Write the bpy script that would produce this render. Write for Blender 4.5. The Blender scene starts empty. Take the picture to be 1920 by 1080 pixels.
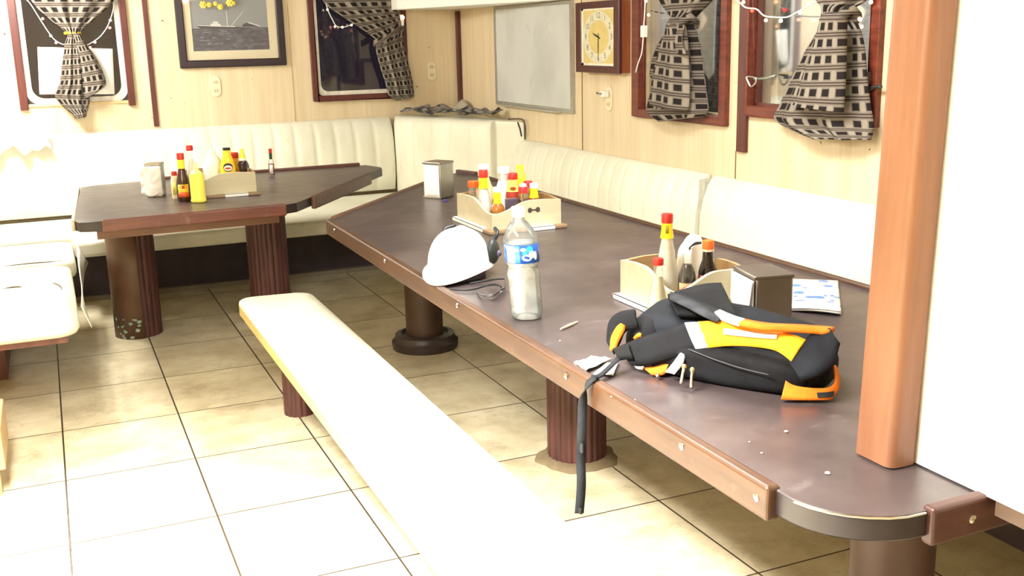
import bpy, bmesh, math, random
from mathutils import Vector, Matrix, noise
R = random.Random(7)
PI = math.pi
sc = bpy.context.scene
COL = sc.collection

# ------------------------------------------------------------------ camera
F = 1980.6; YAW, PITCH, ROLL = .4076, .2340, .0238; CAM = Vector((0, 0, 1.5))
_f = Vector((math.sin(YAW)*math.cos(PITCH), math.cos(YAW)*math.cos(PITCH), -math.sin(PITCH)))
_r = Vector((math.cos(YAW), -math.sin(YAW), 0)); _d = _f.cross(_r)
_r2 = math.cos(ROLL)*_r + math.sin(ROLL)*_d; _d2 = -math.sin(ROLL)*_r + math.cos(ROLL)*_d
cam = bpy.data.cameras.new('camera'); co = bpy.data.objects.new('camera', cam); COL.objects.link(co)
cam.sensor_width = 36; cam.lens = F/1920*36; cam.clip_start = .02
m = Matrix((_r2, -_d2, -_f)).transposed().to_4x4(); m.translation = CAM
co.matrix_world = m; sc.camera = co

def ray(x, y): return _r2*((x-960)/F) + _d2*((y-540)/F) + _f
def PZ(x, y, z): d = ray(x, y); return CAM + d*((z-1.5)/d.z)
def PX(x, y, v): d = ray(x, y); return CAM + d*(v/d.x)
def PY(x, y, v): d = ray(x, y); return CAM + d*(v/d.y)
def PP(x, y, p, n): d = ray(x, y); return CAM + d*((Vector(p)-CAM).dot(n)/d.dot(n))

# ------------------------------------------------------------------ materials
def lin(c):
    def g(v):
        v /= 255
        return v/12.92 if v <= .04045 else ((v+.055)/1.055)**2.4
    return (g(c[0]), g(c[1]), g(c[2]), 1)
class NT:
    def __init__(s, name):
        s.m = bpy.data.materials.new(name); s.m.use_nodes = True
        s.t = s.m.node_tree; s.b = s.t.nodes['Principled BSDF']; s.out = s.t.nodes['Material Output']
    def n(s, kind, **k):
        o = s.t.nodes.new('ShaderNode'+kind)
        for a, v in k.items(): setattr(o, a, v)
        return o
    def l(s, a, b): s.t.links.new(a, b)
    def coord(s, which='Object', scale=(1, 1, 1), loc=(0, 0, 0)):
        if which == 'World': src = s.n('NewGeometry').outputs['Position']
        else: src = s.n('TexCoord').outputs[which]
        mp = s.n('Mapping'); mp.inputs['Scale'].default_value = scale; mp.inputs['Location'].default_value = loc
        s.l(src, mp.inputs[0]); return mp.outputs[0]
    def noise(s, vec, scale, detail=4, rough=.55):
        o = s.n('TexNoise'); s.l(vec, o.inputs['Vector'])
        o.inputs['Scale'].default_value = scale; o.inputs['Detail'].default_value = detail; o.inputs['Roughness'].default_value = rough
        return o.outputs[0]
    def ramp(s, fac, stops):
        o = s.n('ValToRGB'); s.l(fac, o.inputs[0]); e = o.color_ramp.elements
        while len(e) < len(stops): e.new(.5)
        for i, (p, c) in enumerate(stops):
            e[i].position = p; e[i].color = c if len(c) == 4 else lin(c)
        return o.outputs[0]
    def mix(s, fac, a, b, mode='MIX'):
        o = s.n('Mix', data_type='RGBA', blend_type=mode)
        for v, i in ((fac, 0), (a, 6), (b, 7)):
            if hasattr(v, 'links'): s.l(v, o.inputs[i])
            else: o.inputs[i].default_value = v
        return o.outputs[2]
    def math(s, op, a, b=0.0, c=None):
        o = s.n('Math', operation=op)
        for i, v in enumerate((a, b) if c is None else (a, b, c)):
            if hasattr(v, 'links'): s.l(v, o.inputs[i])
            else: o.inputs[i].default_value = v
        return o.outputs[0]
    def bump(s, h, strength=.2, dist=.01):
        o = s.n('Bump'); o.inputs['Strength'].default_value = strength; o.inputs['Distance'].default_value = dist
        s.l(h, o.inputs['Height']); s.l(o.outputs[0], s.b.inputs['Normal'])
    def col(s, c):
        if hasattr(c, 'links'): s.l(c, s.b.inputs['Base Color'])
        else: s.b.inputs['Base Color'].default_value = c
    def set(s, rough=.5, metal=0, spec=.5, coat=0):
        s.b.inputs['Roughness'].default_value = rough; s.b.inputs['Metallic'].default_value = metal
        s.b.inputs['Specular IOR Level'].default_value = spec; s.b.inputs['Coat Weight'].default_value = coat
        return s.m
CACHE = {}
def plain(c, rough=.5, metal=0, var=.12, scale=30, spec=.5, coat=0):
    key = (c, rough, metal, var, scale, spec)
    if key in CACHE: return CACHE[key]
    s = NT('plain_%d_%d_%d' % c); v = s.coord()
    n = s.noise(v, scale, 5)
    a = lin(c); lo = tuple(x*(1-var) for x in a[:3])+(1,); hi = tuple(min(1, x*(1+var)) for x in a[:3])+(1,)
    s.col(s.ramp(n, [(.3, lo), (.7, hi)])); CACHE[key] = s.set(rough, metal, spec, coat); return s.m
def wood(c1, c2, axis='x', rough=.4, scale=1.0, worn=None):
    key = ('w', c1, c2, axis, rough, scale, worn)
    if key in CACHE: return CACHE[key]
    s = NT('wood_%d_%d_%d' % c1)
    sc_ = {'x': (2, 26, 26), 'y': (26, 2, 26), 'z': (26, 26, 2)}[axis]
    v = s.coord('Object', tuple(q*scale for q in sc_))
    n = s.noise(v, 1.6, 6, .62)
    c = s.ramp(n, [(.32, c1), (.5, tuple((a+b)//2 for a, b in zip(c1, c2))), (.68, c2)])
    if worn:
        w = s.noise(s.coord('World', (9, 9, 9)), 2.2, 5, .65)
        c = s.mix(s.ramp(w, [(.60, (0, 0, 0, 1)), (.76, (.6, .6, .6, 1))]), c, lin(worn))
    s.col(c); s.bump(n, .08, .004); CACHE[key] = s.set(rough); return s.m
def laminate(name, c1, c2, c3):
    s = NT(name); v = s.coord('World', (9, 9, .55)); n = s.noise(v, 1.5, 6, .6)
    n2 = s.noise(s.coord('World', (60, 60, 2.5)), 1.0, 3)
    c = s.ramp(n, [(.3, c1), (.5, c2), (.7, c3)])
    c = s.mix(.07, c, s.ramp(n2, [(.35, (150, 120, 75)), (.65, (255, 240, 205))]))
    # a few old screw holes and scuffs
    sp = s.noise(s.coord('World', (1, 1, 1)), 26, 2)
    c = s.mix(s.ramp(sp, [(.745, (0, 0, 0, 1)), (.76, (1, 1, 1, 1))]), c, lin((90, 65, 40)))
    s.col(c); return s.set(.42)
M_WALL = laminate('beige_wood_laminate', (207, 189, 154), (216, 199, 166), (222, 207, 177))
def tile_floor():
    s = NT('stone_floor_tile')
    TX, TY, X0, Y0 = .447, .5388, .812, 3.313
    p = s.n('NewGeometry').outputs['Position']; sp = s.n('SeparateXYZ'); s.l(p, sp.inputs[0])
    def cell(o, off, t):
        q = s.math('DIVIDE', s.math('SUBTRACT', o, off), t)
        fr = s.math('FRACT', q); d = s.math('MINIMUM', fr, s.math('SUBTRACT', 1.0, fr))
        return s.math('FLOOR', q), s.math('MULTIPLY', d, t)
    ix, dx = cell(sp.outputs[0], X0, TX); iy, dy = cell(sp.outputs[1], Y0, TY)
    d = s.math('MINIMUM', dx, dy)
    grout = s.math('LESS_THAN', d, .0032)
    cmb = s.n('CombineXYZ'); s.l(ix, cmb.inputs[0]); s.l(iy, cmb.inputs[1])
    wn = s.n('TexWhiteNoise', noise_dimensions='3D'); s.l(cmb.outputs[0], wn.inputs['Vector'])
    off = s.n('VectorMath', operation='MULTIPLY_ADD'); s.l(wn.outputs['Color'], off.inputs[0]); off.inputs[1].default_value = (9, 9, 9); s.l(p, off.inputs[2])
    n = s.noise(off.outputs[0], 5.5, 7, .62)
    c = s.ramp(n, [(.3, (178, 164, 132)), (.48, (202, 189, 156)), (.66, (216, 205, 176))])
    vein = s.noise(off.outputs[0], 3.1, 8, .7)
    vv = s.ramp(vein, [(.485, (0, 0, 0, 1)), (.5, (1, 1, 1, 1)), (.515, (0, 0, 0, 1))])
    c = s.mix(s.math('MULTIPLY', vv, .25), c, lin((128, 106, 74)))
    tint = s.n('HueSaturation'); s.l(c, tint.inputs['Color'])
    s.l(s.math('MULTIPLY_ADD', wn.outputs['Value'], .12, .94), tint.inputs['Value'])
    c = s.mix(grout, tint.outputs[0], lin((62, 50, 36)))
    s.col(c)
    h = s.math('SUBTRACT', s.math('MULTIPLY_ADD', n, .25, vv), s.math('MULTIPLY', grout, 2.0))
    s.bump(h, .25, .003)
    rg = s.n('MapRange'); s.l(n, rg.inputs[0]); rg.inputs[3].default_value = .32; rg.inputs[4].default_value = .5
    s.l(rg.outputs[0], s.b.inputs['Roughness']); s.b.inputs['Specular IOR Level'].default_value = .4
    return s.m
M_FLOOR = tile_floor()
def vinyl():
    s = NT('cream_vinyl'); n = s.noise(s.coord('World', (1, 1, .5)), 4, 6, .6)
    c = s.ramp(n, [(.3, (212, 210, 190)), (.5, (223, 222, 204)), (.72, (230, 229, 214))])
    st = s.noise(s.coord('World', (1.3, 1.3, .8)), 9, 5, .7)
    c = s.mix(s.ramp(st, [(.62, (0, 0, 0, 1)), (.78, (.5, .5, .5, 1))]), c, lin((178, 160, 118)))
    s.col(c); g = s.noise(s.coord('World'), 260, 2); s.bump(g, .06, .002); return s.set(.42)
M_VINYL = vinyl()
M_VINYL_SIDE = plain((190, 168, 108), .5, var=.12, scale=14)  # yellowish bench side, colour darkened to hold back the lamp light on it
def tabletop():
    s = NT('dark_tabletop'); n = s.noise(s.coord('World'), 3.2, 7, .62)
    c = s.ramp(n, [(.3, (57, 48, 49)), (.5, (70, 60, 60)), (.7, (86, 76, 75))])
    n2 = s.noise(s.coord('World', (1, 1.6, 1)), 10, 8, .72)
    c = s.mix(s.ramp(n2, [(.6, (0, 0, 0, 1)), (.76, (.45, .45, .45, 1))]), c, lin((128, 118, 116)))
    sp = s.noise(s.coord('World'), 70, 3, .6)
    c = s.mix(s.ramp(sp, [(.74, (0, 0, 0, 1)), (.77, (.7, .7, .7, 1))]), c, lin((150, 140, 134)))
    s.col(c)
    rg = s.n('MapRange'); s.l(n2, rg.inputs[0]); rg.inputs[3].default_value = .22; rg.inputs[4].default_value = .46
    s.l(rg.outputs[0], s.b.inputs['Roughness']); s.bump(n2, .04, .002); s.b.inputs['Specular IOR Level'].default_value = .55
    return s.m
M_TOP = tabletop()
M_RAIL = wood((84, 54, 38), (108, 74, 52), 'x', .42, worn=(130, 106, 82))
M_RAIL_Y = wood((60, 36, 20), (80, 53, 31), 'y', .42, worn=(96, 76, 56))
M_RAIL_RED = wood((80, 42, 34), (102, 60, 48), 'x', .4, worn=(132, 100, 86))
M_RAIL_DARK = wood((62, 38, 32), (88, 56, 46), 'x', .4)
M_FRAME = wood((70, 28, 22), (102, 46, 36), 'z', .36)
M_FRAME_H = wood((70, 28, 22), (102, 46, 36), 'x', .36)
M_FRAME_HY = wood((84, 34, 24), (120, 56, 38), 'y', .36)
M_TRIM = wood((72, 32, 26), (100, 50, 40), 'z', .4)
M_POST = wood((116, 75, 52), (134, 93, 68), 'z', .42, .7)
M_FLUTE = wood((62, 33, 31), (92, 54, 48), 'z', .5)
M_SMOOTH = plain((92, 66, 48), .45, var=.25, scale=9)
M_BROWN = wood((84, 44, 34), (110, 64, 50), 'z', .45)
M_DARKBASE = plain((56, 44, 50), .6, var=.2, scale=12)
M_METAL = plain((170, 168, 164), .28, 1, var=.1, scale=8)
M_STEEL = plain((158, 152, 146), .36, 1, var=.18, scale=6)
M_CHROME = plain((214, 212, 206), .18, 1, var=.05)
M_WHITE = plain((238, 238, 232), .45, var=.03)
M_PAPER = plain((240, 240, 238), .8, var=.03)
M_PLASTIC_W = plain((236, 234, 226), .35, var=.02)
M_OUTLET = plain((226, 216, 184), .4, var=.03)
M_BLACK = plain((26, 26, 28), .55, var=.2)
M_RED = plain((190, 36, 28), .4, var=.08)
M_ORANGE = plain((226, 92, 24), .4, var=.08)
M_YELLOW = plain((244, 220, 24), .4, var=.05)
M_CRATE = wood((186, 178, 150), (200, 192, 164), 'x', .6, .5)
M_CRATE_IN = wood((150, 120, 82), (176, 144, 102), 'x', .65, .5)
M_GASKET = plain((222, 218, 206), .5, var=.2, scale=20)

def glassy(name, tint, opac, rough=.06, spec=.5):
    s = NT(name); s.t.nodes.remove(s.b)
    tr = s.n('BsdfTransparent'); tr.inputs[0].default_value = (1, 1, 1, 1)
    df = s.n('BsdfDiffuse'); df.inputs[0].default_value = lin(tint)
    gl = s.n('BsdfGlossy'); gl.inputs['Roughness'].default_value = rough
    lw = s.n('LayerWeight'); lw.inputs[0].default_value = .28
    m1 = s.n('MixShader'); m1.inputs[0].default_value = opac; s.l(tr.outputs[0], m1.inputs[1]); s.l(df.outputs[0], m1.inputs[2])
    fac = s.math('MULTIPLY_ADD', lw.outputs['Fresnel'], spec, .03)
    m2 = s.n('MixShader'); s.l(fac, m2.inputs[0]); s.l(m1.outputs[0], m2.inputs[1]); s.l(gl.outputs[0], m2.inputs[2])
    s.l(m2.outputs[0], s.out.inputs[0]); return s.m
M_GLASS = glassy('clear_glass', (225, 230, 225), .05)
M_PET = glassy('clear_plastic', (236, 244, 246), .08, .08, .9)
M_WATER = glassy('water', (214, 228, 230), .26, .03, .7)
M_PANE = glassy('window_pane', (60, 55, 66), .06, .03, .55)
M_PICGLASS = glassy('picture_glass', (200, 200, 205), .03, .03, .3)

def cloth():
    s = NT('checked_curtain_cloth'); uv = s.n('TexCoord').outputs['UV']; sp = s.n('SeparateXYZ'); s.l(uv, sp.inputs[0])
    # uv in cells: one black square per cell, twin dark lines between rows
    fu = s.math('FRACT', sp.outputs[0]); fv = s.math('FRACT', sp.outputs[1])
    du = s.math('ABSOLUTE', s.math('SUBTRACT', fu, .5)); dv = s.math('ABSOLUTE', s.math('SUBTRACT', fv, .5))
    sq = s.math('MULTIPLY', s.math('LESS_THAN', du, .27), s.math('LESS_THAN', dv, .22))
    l1 = s.math('LESS_THAN', s.math('ABSOLUTE', s.math('SUBTRACT', dv, .415)), .045)
    l2 = s.math('GREATER_THAN', dv, .485)
    light = s.math('MULTIPLY', s.math('GREATER_THAN', du, .34), s.math('LESS_THAN', dv, .3))
    n = s.noise(uv, 30, 3)
    base = s.ramp(n, [(.3, (108, 100, 91)), (.7, (126, 118, 108))])
    c = s.mix(s.math('MULTIPLY', light, .75), base, lin((146, 138, 124)))
    c = s.mix(s.math('MULTIPLY', l1, .9), c, lin((58, 46, 42)))
    c = s.mix(s.math('MULTIPLY', l2, .4), c, lin((138, 130, 117)))
    c = s.mix(sq, c, lin((32, 26, 26)))
    s.col(c); s.bump(n, .2, .002); m_ = s.set(.85, spec=.2); return m_
M_CLOTH = cloth()

def emit(name, c, st):
    s = NT(name); s.col(lin(c)); s.b.inputs['Emission Color'].default_value = lin(c); s.b.inputs['Emission Strength'].default_value = st; return s.m
M_BULB_P = emit('pink_fairy_bulb', (255, 150, 120), 5)
M_BULB_W = emit('warm_fairy_bulb', (255, 225, 180), 4)
M_BULB_R = emit('red_fairy_bulb', (255, 60, 40), 3)

# ------------------------------------------------------------------ geometry helpers
BASE = {}
def tag(o, label, cat, group=None, kind=None):
    if label: o['label'] = label
    if cat: o['category'] = cat
    if group: o['group'] = group
    if kind: o['kind'] = kind
    return o
def thing(name, label, cat, loc=(0, 0, 0), rz=0, group=None):
    o = bpy.data.objects.new(name, None); COL.objects.link(o); o.empty_display_size = .05
    o.location = loc; o.rotation_euler = (0, 0, rz); BASE[o.name] = (Vector(loc), rz)
    return tag(o, label, cat, group)
def finish(bm, name, mats, parent=None, world=True, smooth=None, bevel=0, solid=0, sub=0, label=None, bev_seg=2, keepn=False):
    """links bm as ONE mesh object; world=True: coordinates are world ones and get moved into the thing's frame"""
    bmesh.ops.remove_doubles(bm, verts=bm.verts, dist=1e-6)
    base = None
    if parent is not None:
        base = BASE[parent.name]
        if world:
            L = Matrix.Translation(base[0]) @ Matrix.Rotation(base[1], 4, 'Z')
            bmesh.ops.transform(bm, matrix=L.inverted(), verts=bm.verts)
    off = Vector()
    if parent is None:
        xs = [v.co for v in bm.verts]
        off = Vector(((min(p.x for p in xs)+max(p.x for p in xs))/2, (min(p.y for p in xs)+max(p.y for p in xs))/2, min(p.z for p in xs)))
        bmesh.ops.translate(bm, vec=-off, verts=bm.verts)
    if not keepn: bmesh.ops.recalc_face_normals(bm, faces=bm.faces)
    me = bpy.data.meshes.new(name); bm.to_mesh(me); bm.free()
    if not isinstance(mats, (list, tuple)): mats = [mats]
    for mm in mats: me.materials.append(mm)
    o = bpy.data.objects.new(name, me); COL.objects.link(o); o.location = off
    if parent is not None: o.parent = parent; BASE[o.name] = base
    if label: o['label'] = label
    if solid:
        md = o.modifiers.new('solid', 'SOLIDIFY'); md.thickness = solid; md.offset = 0
    if bevel:
        md = o.modifiers.new('bevel', 'BEVEL'); md.width = bevel; md.segments = bev_seg; md.limit_method = 'ANGLE'; md.angle_limit = math.radians(40)
    if sub:
        md = o.modifiers.new('sub', 'SUBSURF'); md.levels = sub; md.render_levels = sub
    if smooth is not None:
        me.polygons.foreach_set('use_smooth', [True]*len(me.polygons))
        if smooth < 180: me.set_sharp_from_angle(angle=math.radians(smooth))
    return o
def struct(name, bm, mats, parent=None, **k):
    o = finish(bm, name, mats, parent, **k)
    if parent is None: o['kind'] = 'structure'
    return o
def box(bm, x0, x1, y0, y1, z0, z1, mi=0):
    vs = [bm.verts.new((x, y, z)) for z in (z0, z1) for x, y in ((x0, y0), (x1, y0), (x1, y1), (x0, y1))]
    for f in ((3, 2, 1, 0), (4, 5, 6, 7), (0, 1, 5, 4), (1, 2, 6, 5), (2, 3, 7, 6), (3, 0, 4, 7)):
        bm.faces.new([vs[i] for i in f]).material_index = mi
    return bm
def B(*a): return box(bmesh.new(), *a)
def prism(bm, poly, z0, z1, mi=0, side=None):
    a = [bm.verts.new((p[0], p[1], z0)) for p in poly]; b = [bm.verts.new((p[0], p[1], z1)) for p in poly]
    n = len(poly); bm.faces.new(a[::-1]).material_index = mi; bm.faces.new(b).material_index = mi
    for i in range(n): bm.faces.new((a[i], a[(i+1) % n], b[(i+1) % n], b[i])).material_index = mi if side is None else side
    return bm
def extrude(bm, pts, vec, mi=0):
    """planar 3D polygon pushed along vec"""
    a = [bm.verts.new(p) for p in pts]; b = [bm.verts.new(Vector(p)+Vector(vec)) for p in pts]; n = len(pts)
    bm.faces.new(a[::-1]).material_index = mi; bm.faces.new(b).material_index = mi
    for i in range(n): bm.faces.new((a[i], a[(i+1) % n], b[(i+1) % n], b[i])).material_index = mi
    return bm
def lathe(bm, prof, c=(0, 0), seg=24, a0=0, a1=2*PI, ripple=None, mi=0, cap=True):
    full = abs(a1-a0-2*PI) < 1e-6; n = seg if full else seg+1; rings = []
    for r, z in prof:
        ring = []
        for i in range(n):
            a = a0+(a1-a0)*i/seg; rr = r*(1 if ripple is None else ripple(a, z))
            ring.append(bm.verts.new((c[0]+rr*math.cos(a), c[1]+rr*math.sin(a), z)))
        rings.append(ring)
    for A, Bq in zip(rings, rings[1:]):
        for i in range(n if full else seg):
            j = (i+1) % n
            bm.faces.new((A[i], A[j], Bq[j], Bq[i])).material_index = mi
    if cap and full:
        if prof[0][0] > 1e-5: bm.faces.new(rings[0][::-1]).material_index = mi
        if prof[-1][0] > 1e-5: bm.faces.new(rings[-1]).material_index = mi
    return bm
def smoothline(pts, n=8, closed=False):
    pts = [Vector(p) for p in pts]; out = []; N = len(pts)
    for i in range(N if closed else N-1):
        if closed: p0, p1, p2, p3 = (pts[(i+k) % N] for k in (-1, 0, 1, 2))
        else: p0, p1, p2, p3 = pts[max(i-1, 0)], pts[i], pts[i+1], pts[min(i+2, N-1)]
        for k in range(n):
            t = k/n
            out.append(.5*((2*p1)+(p2-p0)*t+(2*p0-5*p1+4*p2-p3)*t*t+(3*p1-p0-3*p2+p3)*t**3))
    if not closed: out.append(pts[-1])
    return out
def tube(bm, pts, r, seg=8, closed=False, mi=0):
    pts = [Vector(p) for p in pts]; N = len(pts); rings = []; up = Vector((0, 0, 1)); prev = None
    for i, p in enumerate(pts):
        t = (pts[(i+1) % N]-pts[i-1]) if closed else (pts[min(i+1, N-1)]-pts[max(i-1, 0)])
        t.normalize()
        if prev is None: u = t.cross(up if abs(t.z) < .9 else Vector((1, 0, 0)))
        else: u = prev - t*prev.dot(t)
        u.normalize(); prev = u; w = t.cross(u)
        rr = r(i/(N-1)) if callable(r) else r
        rings.append([bm.verts.new(p+(u*math.cos(2*PI*k/seg)+w*math.sin(2*PI*k/seg))*rr) for k in range(seg)])
    for i in range(N if closed else N-1):
        A, Bq = rings[i], rings[(i+1) % N]
        for k in range(seg): bm.faces.new((A[k], A[(k+1) % seg], Bq[(k+1) % seg], Bq[k])).material_index = mi
    if not closed: bm.faces.new(rings[0][::-1]); bm.faces.new(rings[-1])
    return bm
def grid(bm, fn, nu, nv, mi=0, uvf=None):
    uvl = bm.loops.layers.uv.verify() if uvf else None
    V = [[bm.verts.new(fn(i/nu, j/nv)) for j in range(nv+1)] for i in range(nu+1)]
    for i in range(nu):
        for j in range(nv):
            f = bm.faces.new((V[i][j], V[i+1][j], V[i+1][j+1], V[i][j+1])); f.material_index = mi
            if uvf:
                for lp, (a, b) in zip(f.loops, ((i, j), (i+1, j), (i+1, j+1), (i, j+1))): lp[uvl].uv = uvf(a/nu, b/nv)
    return bm
def strip(bm, A, Bq, n=8, w=1, mi=0):
    A = smoothline(A, n); Bq = smoothline(Bq, n); N = min(len(A), len(Bq))
    va = [[bm.verts.new(A[i].lerp(Bq[i], k/w)) for k in range(w+1)] for i in range(N)]
    for i in range(N-1):
        for k in range(w): bm.faces.new((va[i][k], va[i+1][k], va[i+1][k+1], va[i][k+1])).material_index = mi
    return bm
def rrect(x0, x1, z0, z1, r, n=6):
    p = []
    for cx, cz, a in ((x1-r, z1-r, 0), (x0+r, z1-r, PI/2), (x0+r, z0+r, PI), (x1-r, z0+r, 1.5*PI)):
        for k in range(n+1): p.append((cx+r*math.cos(a+PI/2*k/n), cz+r*math.sin(a+PI/2*k/n)))
    return p
def ringplate(bm, outer, inner, conv, d0, d1):
    """frame between two loops of equal length, in a wall plane; conv(u, z, depth)->point"""
    n = len(outer); L = [[bm.verts.new(conv(p[0], p[1], d)) for p in lp] for lp in (outer, inner) for d in (d0, d1)]
    o0, o1, i0, i1 = L
    for i in range(n):
        j = (i+1) % n
        for a, b, c, d in ((o0, o1, 0, 0), (o1, i1, 0, 0), (i1, i0, 0, 0), (i0, o0, 0, 0)):
            bm.faces.new((a[i], a[j], b[j], b[i]))
    return bm

YW, XW = 7.25, 2.77            # back wall, right wall
back = lambda u, z, d: Vector((u, YW-d, z))          # d = distance into the room
right = lambda u, z, d: Vector((XW-d, u, z))
# ================================================================== SETTING
CEIL = 2.15; XL = -1.7; YF = -1.3
struct('floor', B(XL-.1, XW+.15, YF-.1, YW+.15, -.1, 0), M_FLOOR)
struct('ceiling', B(XL-.1, XW+.1, YF-.1, YW+.1, CEIL, CEIL+.1), plain((176, 170, 158), .7, var=.02))
def wall_with_holes(name, u0, u1, z0, z1, holes, conv, th):
    bm = bmesh.new(); us = sorted({u0, u1, *[h[0] for h in holes], *[h[1] for h in holes]})
    def piece(a, b, c, d):
        p, q = conv(a, c, 0), conv(b, d, -th)
        box(bm, min(p.x, q.x), max(p.x, q.x), min(p.y, q.y), max(p.y, q.y), c, d)
    for a, b in zip(us, us[1:]):
        zs = [z0]
        for h in holes:
            if h[0] <= a+1e-6 and h[1] >= b-1e-6: zs += [h[2], h[3]]
        zs.append(z1)
        for c, d in zip(zs[::2], zs[1::2]): piece(a, b, c, d)
    return struct(name, bm, M_WALL)
WTOP = 1.97
W1 = (-.095, .498, 1.155, WTOP); W2 = (1.715, 2.335, 1.13, WTOP); W3 = (3.99, 4.70, 1.125, WTOP-.05); W4 = (3.055, 3.79, 1.185, WTOP-.05)
wall_with_holes('wall_back', XL-.1, XW+.1, 0, CEIL, [W1, W2], back, .1)
wall_with_holes('wall_right', YF-.1, YW, 0, CEIL, [W4, W3], right, .1)
struct('wall_left', B(XL-.1, XL, YF-.1, YW, 0, CEIL), M_WALL)
struct('wall_front', B(XL, XW, YF-.1, YF, 0, CEIL), M_WALL)
# thin joint strip lines and wooden cover strips on the walls
struct('trim_1', B(.634, .665, YW-.014, YW, .985, 2.05), M_TRIM, bevel=.003)
struct('trim_2', B(2.738, XW, YW-.03, YW, 1.0, 1.68), M_TRIM, bevel=.003)
struct('trim_3', B(XW-.016, XW, 3.80, 3.868, .985, 2.05), M_TRIM, bevel=.003)
struct('trim_4', B(XW-.0025, XW, 5.352, 5.358, .86, 1.75), plain((120, 84, 48), .6))
struct('trim_5', B(XW-.0025, XW, 3.884, 3.889, .84, .985), plain((120, 84, 48), .6))
struct('trim_6', B(1.552, 1.556, YW-.0025, YW, .95, 1.75), plain((190, 160, 110), .6))

def jamb(o, name, bm, mat, **k): return finish(bm, name, mat, o, **k)
def window_back(n, W, outer, gw, stiles, label_mat):
    x0, x1, z0, z1 = W
    fr = bmesh.new(); ox0, ox1, oz0 = outer
    box(fr, ox0, x0+.004, YW-.028, YW+.02, oz0, z1+.05); box(fr, x1-.004, ox1, YW-.028, YW+.02, oz0, z1+.05)
    box(fr, x0+.004, x1-.004, YW-.028, YW+.02, z1-.004, z1+.05)
    if stiles: box(fr, x0+.004, x1-.004, YW-.028, YW+.02, oz0, z0+.004)
    o = struct('window_%d' % n, fr, M_FRAME, bevel=.004)
    BASE[o.name] = (o.location.copy(), 0)
    if not stiles:
        jamb(o, 'sill', B(x0+.004, x1-.004, YW-.012, YW+.06, z0-.014, z0+.004), plain((214, 188, 142), .5), bevel=.003)
    g = bmesh.new()
    ringplate(g, rrect(x0-.002, x1+.002, z0-.002, z1, .085 if not stiles else .06), rrect(x0+gw, x1-gw, z0+gw, z1-gw, .07 if not stiles else .05), back, .004, -.03)
    jamb(o, 'gasket', g, M_GASKET, smooth=40)
    g = bmesh.new()
    ringplate(g, rrect(x0-.004, x1+.004, z0-.004, z1+.004, .002), rrect(x0+.003, x1-.003, z0+.003, z1-.003, .084 if not stiles else .058), back, -.004, -.04)
    jamb(o, 'reveal', g, plain((60, 44, 40), .5))
    jamb(o, 'pane', B(x0, x1, YW+.022, YW+.026, z0, z1), M_PANE)
    return o
window_back(1, W1, (-.138, .535, 1.125), .035, False, 0)
window_back(2, W2, (1.683, 2.368, 1.098), .03, True, 0)
def window_right(n, W, outer):
    y0, y1, z0, z1 = W; oy0, oy1, oz0 = outer; fr = bmesh.new()
    for a, b in ((oy0, y0+.004), (y1-.004, oy1)): box(fr, XW-.026, XW+.02, a, b, oz0, z1+.05)
    box(fr, XW-.026, XW+.02, y0+.004, y1-.004, z1-.004, z1+.05); box(fr, XW-.026, XW+.02, y0+.004, y1-.004, oz0, z0+.004)
    o = struct('window_%d' % n, fr, M_FRAME_HY, bevel=.004); BASE[o.name] = (o.location.copy(), 0)
    rv = bmesh.new()
    for a, b in ((y0-.002, y0+.012), (y1-.012, y1+.002)): box(rv, XW+.02, XW+.05, a, b, z0, z1)
    box(rv, XW+.02, XW+.05, y0, y1, z0-.002, z0+.012)
    jamb(o, 'reveal', rv, plain((176, 160, 128), .6) if n == 3 else plain((96, 50, 38), .5))
    jamb(o, 'pane', B(XW+.034, XW+.038, y0, y1, z0, z1), M_PANE)
    return o
window_right(3, W3, (3.945, 4.765, 1.088))
window_right(4, W4, (3.012, 3.80, 1.145))
# the deck outside windows 3 and 4
struct('wall_outside', B(3.62, 3.72, 2.2, 9.5, .1, 3.0), plain((196, 194, 190), .5, var=.04, scale=3))
struct('floor_outside', B(2.95, 3.62, 2.2, 9.5, -.1, .1), plain((90, 92, 94), .6))
def pipe(name, x, y, r, mat, label, cat='pipe'):
    o = finish(lathe(bmesh.new(), [(r, .1), (r, 2.9)], (x, y), 16), name, mat, smooth=60); tag(o, label, cat); return o

pipe('deck_post', 3.0, PX(1435, 100, 3.0).y, .032, plain((176, 158, 120), .5), 'beige post outside the window beside the metal latch hook', 'post')
pipe('vent_pipe', 3.06, PX(1453, 100, 3.06).y, .018, plain((206, 196, 160), .5), 'thin cream pipe outside the window between two thicker pipes')
pipe('drain_pipe', 3.12, PX(1468, 100, 3.12).y, .028, plain((62, 78, 82), .4), 'dark teal pipe outside the window beside grey bulkhead')
q0, q1 = PX(1358, 100, 3.3).y-.25, PX(1312, 100, 3.3).y
o = finish(B(3.30, 3.36, q0, q1, .1, 2.4), 'dark_backing', plain((42, 42, 46), .5), bevel=.005); tag(o, 'dark locker standing in for dark glass in the window next to the clock', 'backing')  # dark slab stands in for the dark part of the pane
tw = [PX(x, y, 3.2) for x, y in ((1296, -30), (1342, -30), (1338, 60), (1336, 138), (1328, 150), (1312, 120), (1298, 70))]
o = finish(extrude(bmesh.new(), tw, (.012, 0, 0)), 'window_reflection', plain((206, 206, 204), .8), bevel=.003); tag(o, 'pale towel standing in for a reflection in the window next to the clock', 'backdrop')  # pale cut-out shape stands in for a reflection in the pane
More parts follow.
